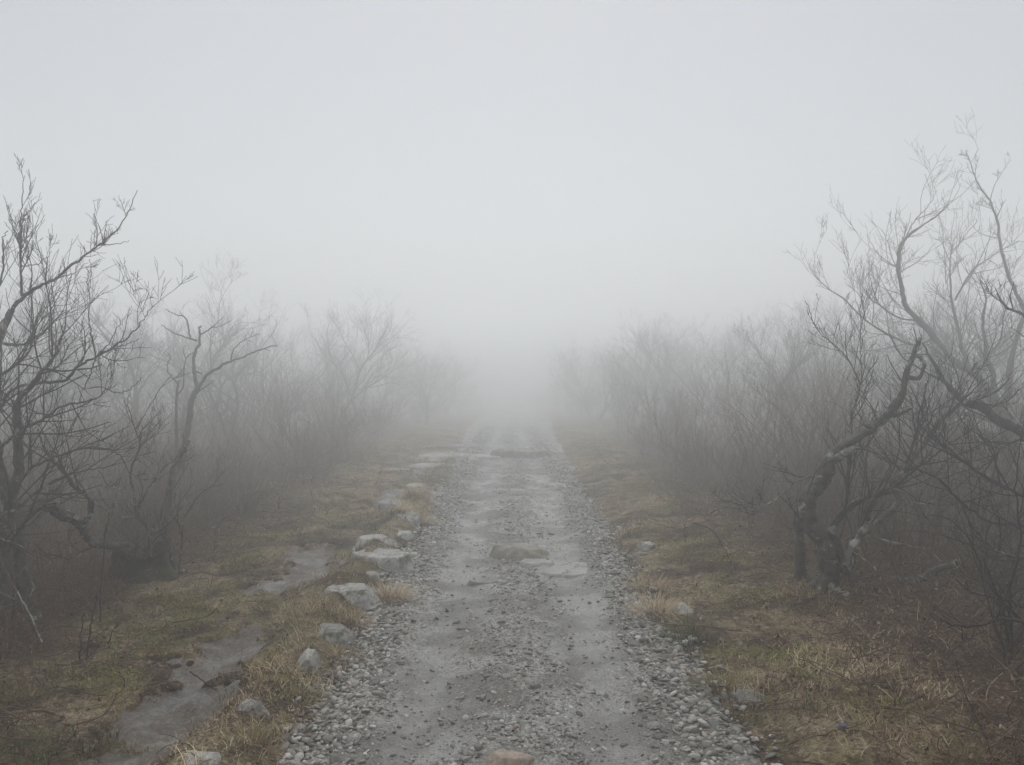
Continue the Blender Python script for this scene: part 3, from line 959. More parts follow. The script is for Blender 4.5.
def limb(pix, d0, d1, w0, w1, rng, wob=.012):
    """pix: picture positions along a limb; d0..d1 its distances; w0..w1 its widths in metres"""
    n = len(pix)
    dd = np.linspace(d0, d1, n)
    pts = np.array([P(px, py, dd[i]) for i, (px, py) in enumerate(pix)])
    C = catmull(pts, 6)
    m = len(C)
    C[1:-1] += rng.normal(0, 1, (m - 2, 3)) * min(.07 * w0, .004)
    C = C + rng.normal(0, wob, C.shape) * np.linspace(.4, 1, m)[:, None] * .35
    R = (w0 + (w1 - w0) * np.linspace(0, 1, m) ** .9) * .5
    R = R * (1 + (.07 * np.convolve(rng.normal(size=m + 2), [.5, .7, .5], 'valid')) * (R > .006))
    return C[None], R[None]

def hero(name, label, cat, base, limbs, seed, bark, twigmat, twig_per=(9, 4, 2), twig_len=.45, thin=.0013, ws=1.0, roots=0, rootw=.1):
    """limbs: dicts with part name, pix, d, w, tw (twig amount)"""
    rng = np.random.default_rng(seed)
    root = thing(name, label, cat, tuple(base))
    B = np.array(base)
    tw = newb()
    for lb in limbs:
        C, R = limb(lb['p'], *lb['d'], lb['w'][0] * ws, lb['w'][1] * ws, rng)
        bk = newb()
        if lb['w'][0] * ws > .035:
            m = C.shape[1]; tt = np.linspace(0, 1, (m - 1) * 3 + 1); t0_ = np.linspace(0, 1, m)
            C3 = np.stack([np.interp(tt, t0_, C[0, :, i]) for i in range(3)], 1)
            ker = np.ones(5) / 5
            C3[3:-3] = np.stack([np.convolve(C3[:, i], ker, 'same')[3:-3] for i in range(3)], 1)
            R1 = np.interp(tt, t0_, R[0]); R1[3:-3] = np.convolve(R1, ker, 'same')[3:-3]
            kk_ = 20; aa = np.arange(kk_) * 2 * math.pi / kk_
            ln = np.concatenate([[0], np.cumsum(np.linalg.norm(np.diff(C3, axis=0), axis=1))])[:, None]
            so = rng.uniform(0, 50)
            rid = fbm(np.cos(aa)[None] * 1.8 + ln * 5 + so, np.sin(aa)[None] * 1.8 + ln * 3, 4, 7) - .5
            rid2 = fbm(np.cos(aa)[None] * 5 + ln * 14 + so, np.sin(aa)[None] * 5 - ln * 9, 3, 17) - .5
            add(bk, C3[None] - B, (R1[:, None] * (1 + .75 * rid + .40 * rid2))[None], kk_)
        else:
            add(bk, C - B, R, 7)
        obj(lb.get('n', 'branch'), bmesh_of(lb.get('n', 'branch'), bk), lb.get('m', bark), root)
        f = lb.get('tw', 1.0)
        if f > 0:
            seg = np.linalg.norm(np.diff(C[0], axis=0), axis=1).sum()
            per = [twig_per[0] * f * seg] + list(twig_per[1:])
            L = np.full(1, lb.get('tl', twig_len) * 2.0)
            twig_out(rng, tw, C - B, np.minimum(R, .009), L, len(per), per, thin, .13, lb.get('up', .13), (.4, 1.0), lb.get('t0', .12), 4)
    for i in range(roots):
        a = 6.283 * (i + rng.uniform(-.25, .25)) / roots
        rr = np.array([.0, .3, .65, 1.1, 1.6, 2.2]) * rootw
        xx, yy = B[0] + rr * math.cos(a), B[1] + rr * math.sin(a)
        zz = height(xx, yy) + np.array([2.2, 1.0, .25, -.05, -.2, -.45]) * rootw
        C = catmull(np.stack([xx, yy, zz], 1) + rng.normal(0, .006, (6, 3)), 4)[None]
        R = np.linspace(rootw * .62, rootw * .16, C.shape[1])[None]
        bk = newb(); add(bk, C - B, R, 8)
        obj('root', bmesh_of('root', bk), bark, root)
    if tw['n']:
        obj('twigs', bmesh_of('twigs', tw), twigmat, root)
    return root

D = dict
# crooked tree on the right bank
bx, by, bz = G(824, 590)
hero('crooked_tree', 'dark crooked tree on the right bank, its thick trunk bent and snapped off', 'tree', (bx, by, bz), [
    D(n='trunk', p=[(829, 600), (828, 574), (824, 546), (812, 524), (807, 504), (812, 492), (823, 480), (828, 464), (836, 452), (852, 440), (872, 428), (886, 417), (898, 402), (904, 386), (910, 364), (914, 352), (921, 337)], d=(by, by + .15), w=(.135, .018), tw=.45, tl=.3),
    D(p=[(909, 378), (920, 377), (924, 364), (918, 356), (913, 361)], d=(by + .15, by + .1), w=(.035, .015), tw=0),
    D(p=[(887, 417), (901, 414), (912, 408)], d=(by + .1, by + .05), w=(.03, .014), tw=0),
    D(p=[(836, 459), (846, 452), (858, 447)], d=(by, by - .1), w=(.055, .03), tw=0, m=M_LICHEN),
    D(p=[(871, 428), (862, 424), (856, 430)], d=(by, by - .1), w=(.03, .012), tw=0),
    D(p=[(822, 476), (799, 480), (785, 492), (768, 504), (748, 508)], d=(by, by - .3), w=(.016, .004), tw=.8, tl=.25, m=M_LICHEN),
    D(p=[(845, 575), (848, 560), (857, 537), (866, 523), (868, 507), (877, 494), (890, 489), (900, 478), (908, 465), (920, 449), (935, 427), (954, 409), (963, 403), (974, 399), (986, 388)], d=(by, by + .4), w=(.07, .014), tw=.8),
    D(p=[(835, 566), (838, 545), (831, 530), (846, 510), (866, 497), (886, 488), (897, 484)], d=(by + .1, by + .2), w=(.06, .03), tw=.3),
    D(p=[(846, 568), (853, 548), (866, 528), (881, 519), (894, 508), (899, 497), (892, 490)], d=(by - .1, by + .1), w=(.05, .03), tw=.2, m=M_LICHEN),
    D(p=[(890, 489), (903, 492), (912, 502), (923, 504), (937, 501)], d=(by, by - .3), w=(.028, .008), tw=.5, tl=.2, m=M_LICHEN),
    D(p=[(840, 520), (846, 505), (848, 492), (847, 478), (849, 458), (848, 436), (854, 409), (861, 382), (861, 352), (866, 330)], d=(by + .2, by + .3), w=(.03, .005), tw=1.3, tl=.35, up=.3),
    D(p=[(861, 385), (850, 362), (838, 348), (822, 335), (812, 318), (806, 300)], d=(by + .3, by + .5), w=(.012, .004), tw=1.0, tl=.3, up=.2),
    D(p=[(852, 448), (868, 450), (880, 458), (890, 466), (888, 482)], d=(by - .1, by - .2), w=(.014, .008), tw=.5, tl=.2),
    D(p=[(897, 484), (915, 470), (935, 455), (955, 440), (975, 428)], d=(by, by - .5), w=(.018, .005), tw=.8),
    D(p=[(905, 470), (914, 440), (924, 410), (925, 390), (930, 375)], d=(by, by - .2), w=(.016, .006), tw=.9, tl=.3),
    D(p=[(852, 552), (866, 560), (876, 570)], d=(by - .1, by - .3), w=(.014, .007), tw=0, m=M_LICHEN),
    D(p=[(828, 590), (805, 600), (790, 606)], d=(by - .05, by - .3), w=(.03, .01), tw=0),
], 51, M_BARK_NEAR, M_TWIG, (12, 4, 2), .5, .0014, roots=6, rootw=.085)

# big hazy tree behind it
dR = 10.5
bx2 = P(1010, 430, dR)[0]
hero('spreading_tree', 'large grey many-limbed bare tree at the right edge, behind the crooked tree', 'tree', (bx2, dR, hz(bx2, dR)), [
    D(n='trunk', p=[(1016, 545), (1014, 500), (1010, 460), (1006, 426), (998, 407), (990, 395)], d=(dR, dR), w=(.32, .20), tw=0),
    D(p=[(1002, 412), (1008, 390), (1010, 370), (1015, 344), (1022, 322), (1034, 290), (1040, 250)], d=(dR, dR), w=(.15, .05)),
    D(p=[(994, 400), (993, 374), (987, 357), (985, 340), (983, 321), (986, 300), (980, 280)], d=(dR, dR - .4), w=(.11, .02)),
    D(p=[(990, 396), (981, 380), (969, 370), (954, 361), (935, 338), (920, 321), (906, 307), (902, 290), (898, 270), (900, 249), (908, 236), (925, 224), (937, 215), (951, 200)], d=(dR, dR - 1.0), w=(.15, .012)),
    D(p=[(902, 246), (914, 222), (929, 205), (937, 190)], d=(dR - .9, dR - 1.0), w=(.025, .006), tw=.8),
    D(p=[(898, 268), (879, 255), (866, 234)], d=(dR - .8, dR - 1.0), w=(.02, .006), tw=.8),
    D(p=[(899, 272), (920, 260), (936, 242)], d=(dR - .8, dR - .6), w=(.02, .006), tw=.8),
    D(p=[(1034, 330), (1019, 299), (1008, 274), (1000, 245), (998, 224), (990, 201), (978, 184), (971, 163), (965, 150)], d=(dR - .4, dR - .8), w=(.07, .008), tw=.45, tl=.22),
    D(p=[(971, 163), (979, 149)], d=(dR - .8, dR - .8), w=(.012, .006), tw=.2),
    D(p=[(990, 200), (996, 182), (1007, 166)], d=(dR - .7, dR - .8), w=(.016, .006), tw=.6, tl=.22),
    D(p=[(998, 238), (981, 234), (971, 224)], d=(dR - .7, dR - .8), w=(.016, .006), tw=.8),
    D(p=[(969, 370), (960, 340), (952, 300), (950, 265), (954, 240)], d=(dR, dR + .4), w=(.08, .010)),
    D(p=[(955, 300), (973, 270), (998, 253), (1020, 240)], d=(dR, dR + .3), w=(.04, .010)),
    D(p=[(946, 284), (944, 250), (941, 219)], d=(dR, dR + .3), w=(.02, .006), tw=.6),
    D(p=[(1004, 450), (990, 434), (969, 430), (952, 424), (935, 430)], d=(dR, dR - .3), w=(.14, .05), tw=.4),
    D(p=[(990, 420), (973, 415), (952, 414), (927, 415), (905, 410), (885, 395), (868, 370), (850, 350)], d=(dR, dR - .6), w=(.10, .010)),
    D(p=[(935, 338), (915, 345), (890, 335), (865, 320), (845, 300), (828, 288), (815, 275)], d=(dR - .2, dR - .8), w=(.05, .008)),
    D(p=[(918, 320), (900, 318), (880, 305), (872, 285), (868, 268)], d=(dR - .4, dR - .8), w=(.04, .008)),
    D(p=[(865, 320), (862, 300), (850, 285)], d=(dR - .5, dR - .9), w=(.02, .006)),
    D(p=[(987, 357), (1000, 340), (1004, 315), (1012, 290)], d=(dR - .2, dR - .8), w=(.04, .01)),
], 52, M_BARK_MID, M_TWIG_MID, (7.5, 3.5, 2.4), .62, .0021, ws=.72)

# dark near branches leaning in from the right, one shrub
dn = 5.0
nx = P(1050, 600, dn)[0]
hero('leaning_tree', 'black-limbed leaning tree at the right edge, nearer than the hazy spreading tree', 'tree', (nx, dn, hz(nx, dn)), [
    D(n='trunk', p=[(1062, 640), (1058, 560), (1050, 500), (1036, 445), (1024, 434), (998, 420), (983, 407), (966, 403), (954, 392), (943, 378), (933, 361), (923, 343)], d=(dn, dn + 1.2), w=(.12, .010), tw=.5),
    D(p=[(1052, 480), (1046, 400), (1038, 340), (1024, 316), (1006, 307), (996, 293)], d=(dn, dn + .3), w=(.04, .005), tw=.6, tl=.3),
    D(p=[(1050, 520), (1030, 500), (1000, 485), (975, 470), (950, 450), (935, 440), (915, 420)], d=(dn, dn - .3), w=(.03, .005), tw=1.2),
    D(p=[(1050, 540), (1020, 525), (990, 522), (960, 500), (940, 480), (920, 470), (905, 455)], d=(dn, dn - .2), w=(.028, .005), tw=1.2),
    D(p=[(1056, 560), (1030, 558), (1000, 552), (975, 530), (960, 505)], d=(dn, dn - .6), w=(.026, .005), tw=1.1, m=M_LICHEN),
    D(p=[(1040, 450), (1020, 440), (1000, 450), (985, 470), (972, 492)], d=(dn, dn - .2), w=(.02, .005), tw=1.2),
], 53, M_TWIG, M_TWIG, (11, 4, 2), .52, .0014)

dl = 3.9
nx = P(1045, 640, dl)[0]
hero('thorn_bush', 'near-black straggling bush at the lower right edge with long bare branches reaching left', 'shrub', (nx, dl, hz(nx, dl)), [
    D(n='stem', p=[(1040, 720), (1042, 680), (1040, 640), (1024, 622), (997, 620), (969, 626), (945, 622), (931, 614)], d=(dl, dl - .15), w=(.030, .006), tw=.7, tl=.2),
    D(n='stem', p=[(1042, 720), (1046, 660), (1040, 612), (1024, 607), (1009, 602), (976, 593), (955, 580)], d=(dl, dl + .1), w=(.024, .005), tw=.9, tl=.25),
    D(n='stem', p=[(1004, 730), (1006, 690), (1012, 640), (1010, 590), (1020, 540), (1016, 480), (1024, 430)], d=(dl - .1, dl), w=(.020, .005), tw=.8, tl=.25),
    D(n='stem', p=[(974, 712), (970, 680), (964, 650), (962, 625)], d=(dl + .3, dl + .2), w=(.016, .006), tw=.6, tl=.2),
    D(n='stem', p=[(975, 690), (990, 668), (1010, 650), (1030, 635)], d=(dl + .1, dl), w=(.014, .006), tw=.7, tl=.2),
    D(n='stem', p=[(1036, 725), (1018, 690), (1010, 655), (1000, 600), (985, 560), (990, 520)], d=(dl, dl + .2), w=(.016, .005), tw=1.0, tl=.25),
    D(n='stem', p=[(1030, 700), (1000, 640), (985, 590), (975, 550), (950, 520), (930, 515)], d=(dl, dl + .4), w=(.014, .004), tw=1.0, tl=.25),
], 54, M_TWIG, M_TWIG, (8, 3.5), .32, .0012)

# left gnarled tree
dL = 4.75
lx = P(22, 600, dL)[0]
hero('gnarled_tree', 'dark gnarled tree filling the left edge, a lichened limb bending down to the right', 'tree', (lx, dL, hz(lx, dL)), [
    D(n='trunk', p=[(40, 655), (35, 625), (26, 602), (19, 573), (17, 548), (15, 525), (10, 500), (2, 475), (-4, 450), (-8, 420), (-4, 380), (-2, 345), (12, 310)], d=(dL, dL + .1), w=(.16, .045), tw=.3),
    D(n='trunk', p=[(4, 665), (2, 620), (3, 570), (6, 535), (12, 500), (18, 465), (17, 420), (17, 405), (27, 389), (42, 372), (56, 354), (62, 335)], d=(dL - .1, dL - .2), w=(.13, .010), tw=.8),
    D(p=[(0, 327), (12, 310), (25, 295), (42, 285), (58, 277), (73, 264), (88, 253), (102, 242), (117, 230), (127, 215), (137, 191)], d=(dL + .1, dL), w=(.035, .005), tw=.3, tl=.2),
    D(p=[(104, 241), (100, 230), (94, 213)], d=(dL, dL), w=(.009, .004), tw=.0),
    D(p=[(104, 240), (107, 222)], d=(dL, dL - .1), w=(.008, .004), tw=.0),
    D(p=[(100, 245), (117, 244), (130, 240)], d=(dL, dL - .1), w=(.009, .003), tw=.0),
    D(p=[(58, 278), (73, 273), (89, 262)], d=(dL, dL - .1), w=(.010, .003), tw=.2, tl=.15),
    D(p=[(22, 297), (21, 270), (20, 249), (20, 228), (22, 207), (24, 176)], d=(dL, dL), w=(.020, .005), tw=1.5, tl=.22, up=.35),
    D(p=[(22, 220), (29, 210), (37, 202)], d=(dL, dL), w=(.008, .004), tw=0),
    D(p=[(19, 240), (12, 232), (5, 222)], d=(dL, dL), w=(.008, .004), tw=0),
    D(p=[(21, 262), (30, 240), (39, 225)], d=(dL, dL - .1), w=(.010, .004), tw=.6, tl=.15),
    D(p=[(22, 266), (38, 264), (53, 251)], d=(dL, dL + .1), w=(.010, .004), tw=.5, tl=.15),
    D(p=[(-6, 415), (0, 408), (13, 389), (33, 383), (63, 381), (79, 366), (96, 357), (113, 347), (130, 335), (143, 320), (154, 305)], d=(dL, dL - .2), w=(.035, .005), tw=.6, tl=.3),
    D(p=[(96, 357), (91, 335), (89, 318), (89, 295), (86, 278)], d=(dL - .2, dL - .2), w=(.012, .005), tw=.3, tl=.12),
    D(p=[(98, 355), (110, 341), (121, 321)], d=(dL - .2, dL - .3), w=(.010, .004), tw=.3, tl=.15),
    D(p=[(104, 352), (125, 345), (140, 339)], d=(dL - .2, dL - .3), w=(.009, .004), tw=.3, tl=.15),
    D(p=[(96, 358), (90, 376), (84, 389), (79, 402)], d=(dL - .2, dL - .3), w=(.012, .005), tw=.4, tl=.15),
    D(p=[(84, 389), (100, 387), (119, 393), (130, 389), (141, 378)], d=(dL - .3, dL - .3), w=(.010, .004), tw=.4, tl=.15),
    D(p=[(-4, 452), (19, 431), (42, 420), (63, 406), (84, 402), (100, 396), (112, 385)], d=(dL, dL - .2), w=(.030, .005), tw=1.1, tl=.35),
    D(p=[(10, 500), (30, 470), (60, 455), (94, 447), (115, 452), (126, 466), (131, 480)], d=(dL, dL - .2), w=(.025, .005), tw=1.0, tl=.3),
    D(p=[(12, 512), (40, 490), (60, 478), (85, 470), (110, 466), (125, 455)], d=(dL, dL + .4), w=(.025, .005), tw=1.1, tl=.35),
    D(p=[(-6, 340), (20, 345), (40, 335), (55, 320), (70, 310)], d=(dL, dL + .5), w=(.03, .005), tw=1.3, tl=.4),
    D(p=[(-6, 300), (0, 285), (4, 265), (2, 245), (6, 230)], d=(dL, dL), w=(.02, .006), tw=1.2, tl=.25),
    D(p=[(-6, 380), (15, 365), (30, 350), (34, 325), (45, 305)], d=(dL, dL + .3), w=(.03, .006), tw=1.3, tl=.35),
    D(n='limb', m=M_BARK_NEAR, p=[(10, 535), (16, 524), (27, 514), (40, 505), (52, 507), (61, 515), (73, 519), (81, 527), (87, 537), (97, 545), (113, 546), (130, 545)], d=(dL, dL + .9), w=(.09, .05), tw=.2, tl=.2),
    D(n='limb', m=M_LICHEN, p=[(52, 506), (63, 512), (77, 518)], d=(dL + .22, dL + .35), w=(.075, .05), tw=0),
    D(p=[(81, 526), (89, 516), (91, 500), (78, 490), (68, 478), (58, 466), (45, 450), (38, 430)], d=(dL + .4, dL + .3), w=(.055, .015), tw=.7, m=M_BARK_NEAR),
    D(p=[(91, 500), (82, 486), (72, 470), (64, 462)], d=(dL + .3, dL + .1), w=(.018, .008), tw=.2, m=M_LICHEN),
    D(p=[(0, 515), (20, 508), (40, 504), (70, 498), (95, 490)], d=(dL - .2, dL - .1), w=(.014, .005), tw=.4, tl=.2, m=M_LICHEN),
    D(p=[(0, 538), (18, 545), (35, 552), (48, 556)], d=(dL - .2, dL - .2), w=(.012, .005), tw=.2, m=M_LICHEN, tl=.15),
    D(p=[(97, 545), (80, 552), (66, 565), (60, 590), (58, 612), (64, 628)], d=(dL + .3, dL), w=(.018, .012), tw=.4, tl=.2),
], 55, M_BARK_NEAR, M_TWIG, (10, 4, 2.2), .55, .0014, ws=.78, roots=6, rootw=.075)

# shrub rooted by the stump, left of the snag
sx, sy, sz = G(160, 574)
hero('forked_shrub', 'dark forked shrub with pale lichened stems, rooted beside the black stump', 'shrub', (sx, sy, sz), [
    D(n='stem', p=[(165, 582), (158, 566), (149, 552), (151, 531), (141, 519), (136, 508), (133, 490), (130, 470), (140, 446), (134, 429), (128, 404)], d=(sy, sy - .1), w=(.045, .006), tw=.8),
    D(n='stem', p=[(155, 572), (151, 552), (153, 533), (160, 517), (170, 500), (173, 480)], d=(sy, sy + .1), w=(.05, .025), tw=.2, m=M_LICHEN),
    D(n='stem', p=[(136, 517), (122, 518), (111, 511), (118, 500), (122, 491), (108, 484), (99, 470), (94, 462)], d=(sy - .1, sy - .2), w=(.028, .008), tw=.3, tl=.2, m=M_LICHEN),
    D(n='stem', p=[(112, 512), (104, 500), (99, 490)], d=(sy - .1, sy - .3), w=(.012, .006), tw=.2, tl=.15, m=M_LICHEN),
    D(n='stem', p=[(136, 429), (148, 408), (160, 389), (172, 374)], d=(sy, sy - .1), w=(.010, .004), tw=.5, tl=.2),
    D(n='stem', p=[(140, 446), (156, 434), (170, 422)], d=(sy, sy - .1), w=(.010, .004), tw=.5, tl=.2),
    D(n='stem', p=[(137, 510), (148, 490), (162, 470), (180, 455), (195, 447)], d=(sy, sy - .2), w=(.014, .005), tw=.7, tl=.25),
    D(n='stem', p=[(170, 580), (172, 560), (168, 535), (166, 510), (168, 490), (172, 470), (182, 455), (190, 440)], d=(sy + .1, sy + .4), w=(.05, .02), tw=.5),
    D(n='stem', p=[(178, 578), (182, 545), (184, 520), (195, 500), (210, 488), (224, 484)], d=(sy, sy), w=(.016, .005), tw=.5, tl=.2),
], 56, M_BARK_NEAR, M_TWIG, (7, 4, 2), .33)

dS = 9.2
sx = P(178, 500, dS)[0]
hero('snag', 'slender half-dead grey tree above the left thicket with two crooked curling arms', 'tree', (sx, dS, hz(sx, dS)), [
    D(n='trunk', p=[(172, 530), (176, 500), (181, 462), (186, 437), (190, 418), (192, 398), (198, 388)], d=(dS, dS), w=(.10, .055), tw=.15, tl=.2),
    D(p=[(198, 389), (195, 378), (194, 367), (195, 353), (199, 344), (200, 335), (199, 328), (201, 326)], d=(dS, dS), w=(.045, .016), tw=.1, tl=.1),
    D(p=[(197, 341), (188, 338), (174, 333), (162, 325)], d=(dS, dS), w=(.026, .010), tw=.2, tl=.1),
    D(p=[(190, 338), (188, 324), (184, 317), (174, 314), (165, 309)], d=(dS, dS + .1), w=(.024, .008), tw=.3, tl=.15),
    D(p=[(200, 335), (212, 327), (224, 316)], d=(dS, dS - .1), w=(.020, .006), tw=.3, tl=.1),
    D(p=[(211, 328), (220, 326), (230, 321)], d=(dS, dS - .1), w=(.014, .006), tw=.2, tl=.1),
    D(p=[(198, 389), (207, 375), (219, 367), (228, 362), (243, 357), (254, 352), (268, 347), (277, 346)], d=(dS, dS - .2), w=(.040, .008), tw=.35, tl=.15),
    D(p=[(231, 361), (233, 351), (244, 340), (259, 334)], d=(dS - .1, dS - .1), w=(.018, .007), tw=.4, tl=.12),
    D(p=[(199, 391), (207, 386), (214, 380)], d=(dS, dS - .1), w=(.018, .010), tw=.1, tl=.1),
    D(p=[(196, 372), (199, 372), (202, 374)], d=(dS, dS - .05), w=(.02, .014), tw=0),
    D(n='stem', p=[(176, 500), (176, 449), (176, 418), (177, 391), (179, 380)], d=(dS - .1, dS), w=(.04, .018), tw=.1, tl=.1),
    D(n='stem', p=[(178, 384), (170, 375), (167, 367), (170, 357), (168, 353)], d=(dS, dS), w=(.018, .010), tw=0),
    D(n='stem', p=[(177, 395), (183, 387), (184, 371), (186, 359), (193, 352)], d=(dS, dS), w=(.020, .009), tw=.1, tl=.1),
    D(n='stem', p=[(186, 359), (183, 350), (185, 345)], d=(dS, dS), w=(.012, .006), tw=0),
], 57, M_BARK_MID, M_TWIG_MID, (7, 3, 2), .2)

# black stump
def stump():
    x, y, z = G(137, 578)
    rng = np.random.default_rng(9)
    n, k = 14, 40
    a = np.arange(k) * 2 * math.pi / k
    V = []
    for i in range(n):
        t = i / (n - 1)
        r = .15 * (1 + .55 * (1 - t) ** 3) * (1 + .16 * np.sin(a * 5 + 1) * (1 - t) ** .5 + .10 * np.sin(a * 3 + 2))
        r = r + .02 * (vnoise(a * 3 + i * .3, a * 0 + t * 4, 5) - .5)
        zt = .24 * t * (1 + (.16 * np.sin(a * 2 + .6) + .10 * (vnoise(a * 4, a * 0, 3) - .5)) * t)
        V.append(np.stack([np.cos(a) * r * 1.15, np.sin(a) * r, zt - .04], 1))
    top = V[-1].copy(); c = top.mean(0); c[2] -= .07
    V[-1][:, 2] += .05 * (vnoise(a * 6, a * 0, 13) - .4)
    V.append(c + (top - c) * np.array([.6, .6, .4])); V.append(c + (top - c) * .05)
    V = np.array(V); m = len(V)
    idx = np.arange(m * k).reshape(m, k); nx_ = np.roll(idx, -1, 1)
    q = np.stack([idx[:-1], nx_[:-1], nx_[1:], idx[1:]], -1).reshape(-1, 4)
    me = mesh_arrays('stump', V.reshape(-1, 3), [q])
    o = obj('stump', me, M_STUMP, None, (x, y + .05, z)); tag(o, 'low black rotten tree stump among the left shrubs', 'stump')
    # dead upright stub left of the crooked trunk
    r = np.random.default_rng(12)
    x, y, z = G(799, 580)
    root = thing('dead_stub', 'short dark broken stub standing left of the crooked trunk', 'stump', (x, y, z))
    b = newb(); B = np.array([x, y, z])
    C, R = limb([(802, 592), (800, 560), (799, 540), (797, 522)], y, y, .085, .05, r); add(b, C - B, R, 10)
    obj('trunk', bmesh_of('trunk', b), M_BARK_NEAR, root)
    for pts in ([(797, 526), (795, 516), (801, 508)], [(799, 526), (803, 517), (806, 514)], [(796, 528), (790, 528), (785, 531)]):
        b = newb(); C, R = limb(pts, y, y - .05, .022, .004, r); add(b, C - B, R, 5)
        obj('splinter', bmesh_of('splinter', b), M_LICHEN, root)
stump()

def fallen(name, label, pix, d, w, seed, mat, twigs=(3, 2), tl=.2, cat='fallen branch'):
    r = np.random.default_rng(seed)
    C, R = limb(pix, d[0], d[1], w[0], w[1], r)
    B = C[0, len(C[0]) // 2].copy()
    b = newb(); add(b, C - B, R, 9)
    ends = b['V'][0]
    if twigs[0]:
        seg = np.linalg.norm(np.diff(C[0], axis=0), axis=1).sum()
        twig_out(r, b, C - B, np.minimum(R, .007), np.full(1, tl * 2), len(twigs), [twigs[0] * seg] + list(twigs[1:]), .0012, .2, .02)
    o = obj(name, bmesh_of(name, b), mat, None, tuple(B))
    return tag(o, label, cat)

fallen('fallen_limb', 'thick lichen-spotted fallen limb propped low to the right of the crooked tree', [(893, 580), (905, 582), (916, 580), (933, 572), (958, 561)], (5.3, 5.3), (.055, .040), 3, M_LICHEN, (0,))
fallen('fallen_branch', 'straight thin dead branch continuing up behind the end of the lichen-spotted limb', [(945, 580), (973, 551), (994, 537)], (5.5, 5.7), (.03, .014), 4, M_BARK_NEAR, (4, 2))
fallen('fallen_branch', 'pale arching dead branch above the lichen-spotted limb', [(876, 538), (892, 542), (906, 545), (929, 551), (941, 563)], (5.4, 5.2), (.018, .009), 5, M_LICHEN, (4, 2))
fallen('fallen_branch', 'bleached dead branch low in the tangle under the lichen-spotted limb', [(920, 603), (945, 604), (966, 612), (985, 622)], (4.9, 4.8), (.018, .012), 6, M_LICHEN, (3, 2))
fallen('fallen_branch', 'thin dark branch leaning into the ground left of the crooked tree', [(694, 523), (712, 530), (722, 545), (735, 566)], (6.2, 5.9), (.012, .005), 7, M_TWIG, (4, 2))
fallen('fallen_branch', 'leafless grey branch leaning among the footpath-side shrubs, pale at its tip', [(212, 566), (216, 540), (222, 520), (236, 514)], (6.4, 6.6), (.012, .006), 8, M_BARK_NEAR, (4, 2))
fallen('fallen_branch', 'crooked pale stick leaning across the front of the gnarled tree', [(42, 642), (25, 605), (10, 580), (2, 562)], (4.2, 4.3), (.010, .006), 9, M_LICHEN, (3, 2))
fallen('fallen_branch', 'thin black stick lying across the dark footpath mud', [(190, 672), (203, 680), (216, 689)], (3.97, 3.85), (.009, .005), 10, M_TWIG, (5, 0.5), .06)
fallen('fallen_branch', 'black root or stick at the lower left by the footpath', [(62, 742), (80, 755), (98, 763)], (3.25, 3.2), (.012, .006), 11, M_TWIG, (3,), .08)
# upright black shoots in the left foreground
for i, (pts, w, lab) in enumerate([
    ([(80, 664), (81, 640), (82, 613)], .011, 'shortest of the black shoots standing in the left foreground'),
    ([(86, 660), (90, 635), (94, 610), (98, 596)], .013, 'curved thick black shoot beside the shortest one in the left foreground'),
    ([(100, 622), (101, 590), (103, 560), (106, 530), (110, 512)], .010, 'tallest of the thin black shoots standing in the left foreground'),
    ([(108, 644), (113, 632), (118, 622)], .010, 'slanting black shoot right of the other shoots in the left foreground')]):
    gx, gy, gz_ = G(*pts[0])
    fallen('shoot', lab, [(pts[0][0], pts[0][1] + 4)] + pts, (gy, gy), (w, w * .5), 60 + i, M_TWIG, (0,), .1, 'shoot')

# ---------------------------------------------------------------- grass, litter, stalks
def blades(name, pts, hgt, width, az, bend, tint, mat, kind='stuff', root=None, seg=3, lean=None):
    n = len(pts)
    ls = [];
    side = np.stack([-np.sin(az), np.cos(az), np.zeros(n)], 1)
    fwd = np.stack([np.cos(az), np.sin(az), np.zeros(n)], 1)
    if lean is None: lean = np.zeros(n)
    rows = []
    for i in range(seg + 1):
        t = i / seg
        ang = lean + bend * t
        if i == 0: c = pts.copy()
        else: c = c + (hgt / seg)[:, None] * (np.cos(ang)[:, None] * np.array([0, 0, 1.0]) + np.sin(ang)[:, None] * fwd)
        w = (width * (1 - .85 * t ** 1.5) * .5)[:, None]
        rows.append(np.stack([c - side * w, c + side * w], 1))
    V = np.stack(rows, 1)          # n, seg+1, 2, 3
    idx = np.arange(n * (seg + 1) * 2).reshape(n, seg + 1, 2)
    q = np.stack([idx[:, :-1, 0], idx[:, :-1, 1], idx[:, 1:, 1], idx[:, 1:, 0]], -1).reshape(-1, 4)
    me = mesh_arrays(name, V.reshape(-1, 3), [q], np.repeat(tint, (seg + 1) * 2))
    return me

def vegetated(x, y):
    return (path_half(x, y) < -.01) & (foot_half(x, y) < .03 + .14 * (vnoise(x * 7, y * 7, 99) > .6))

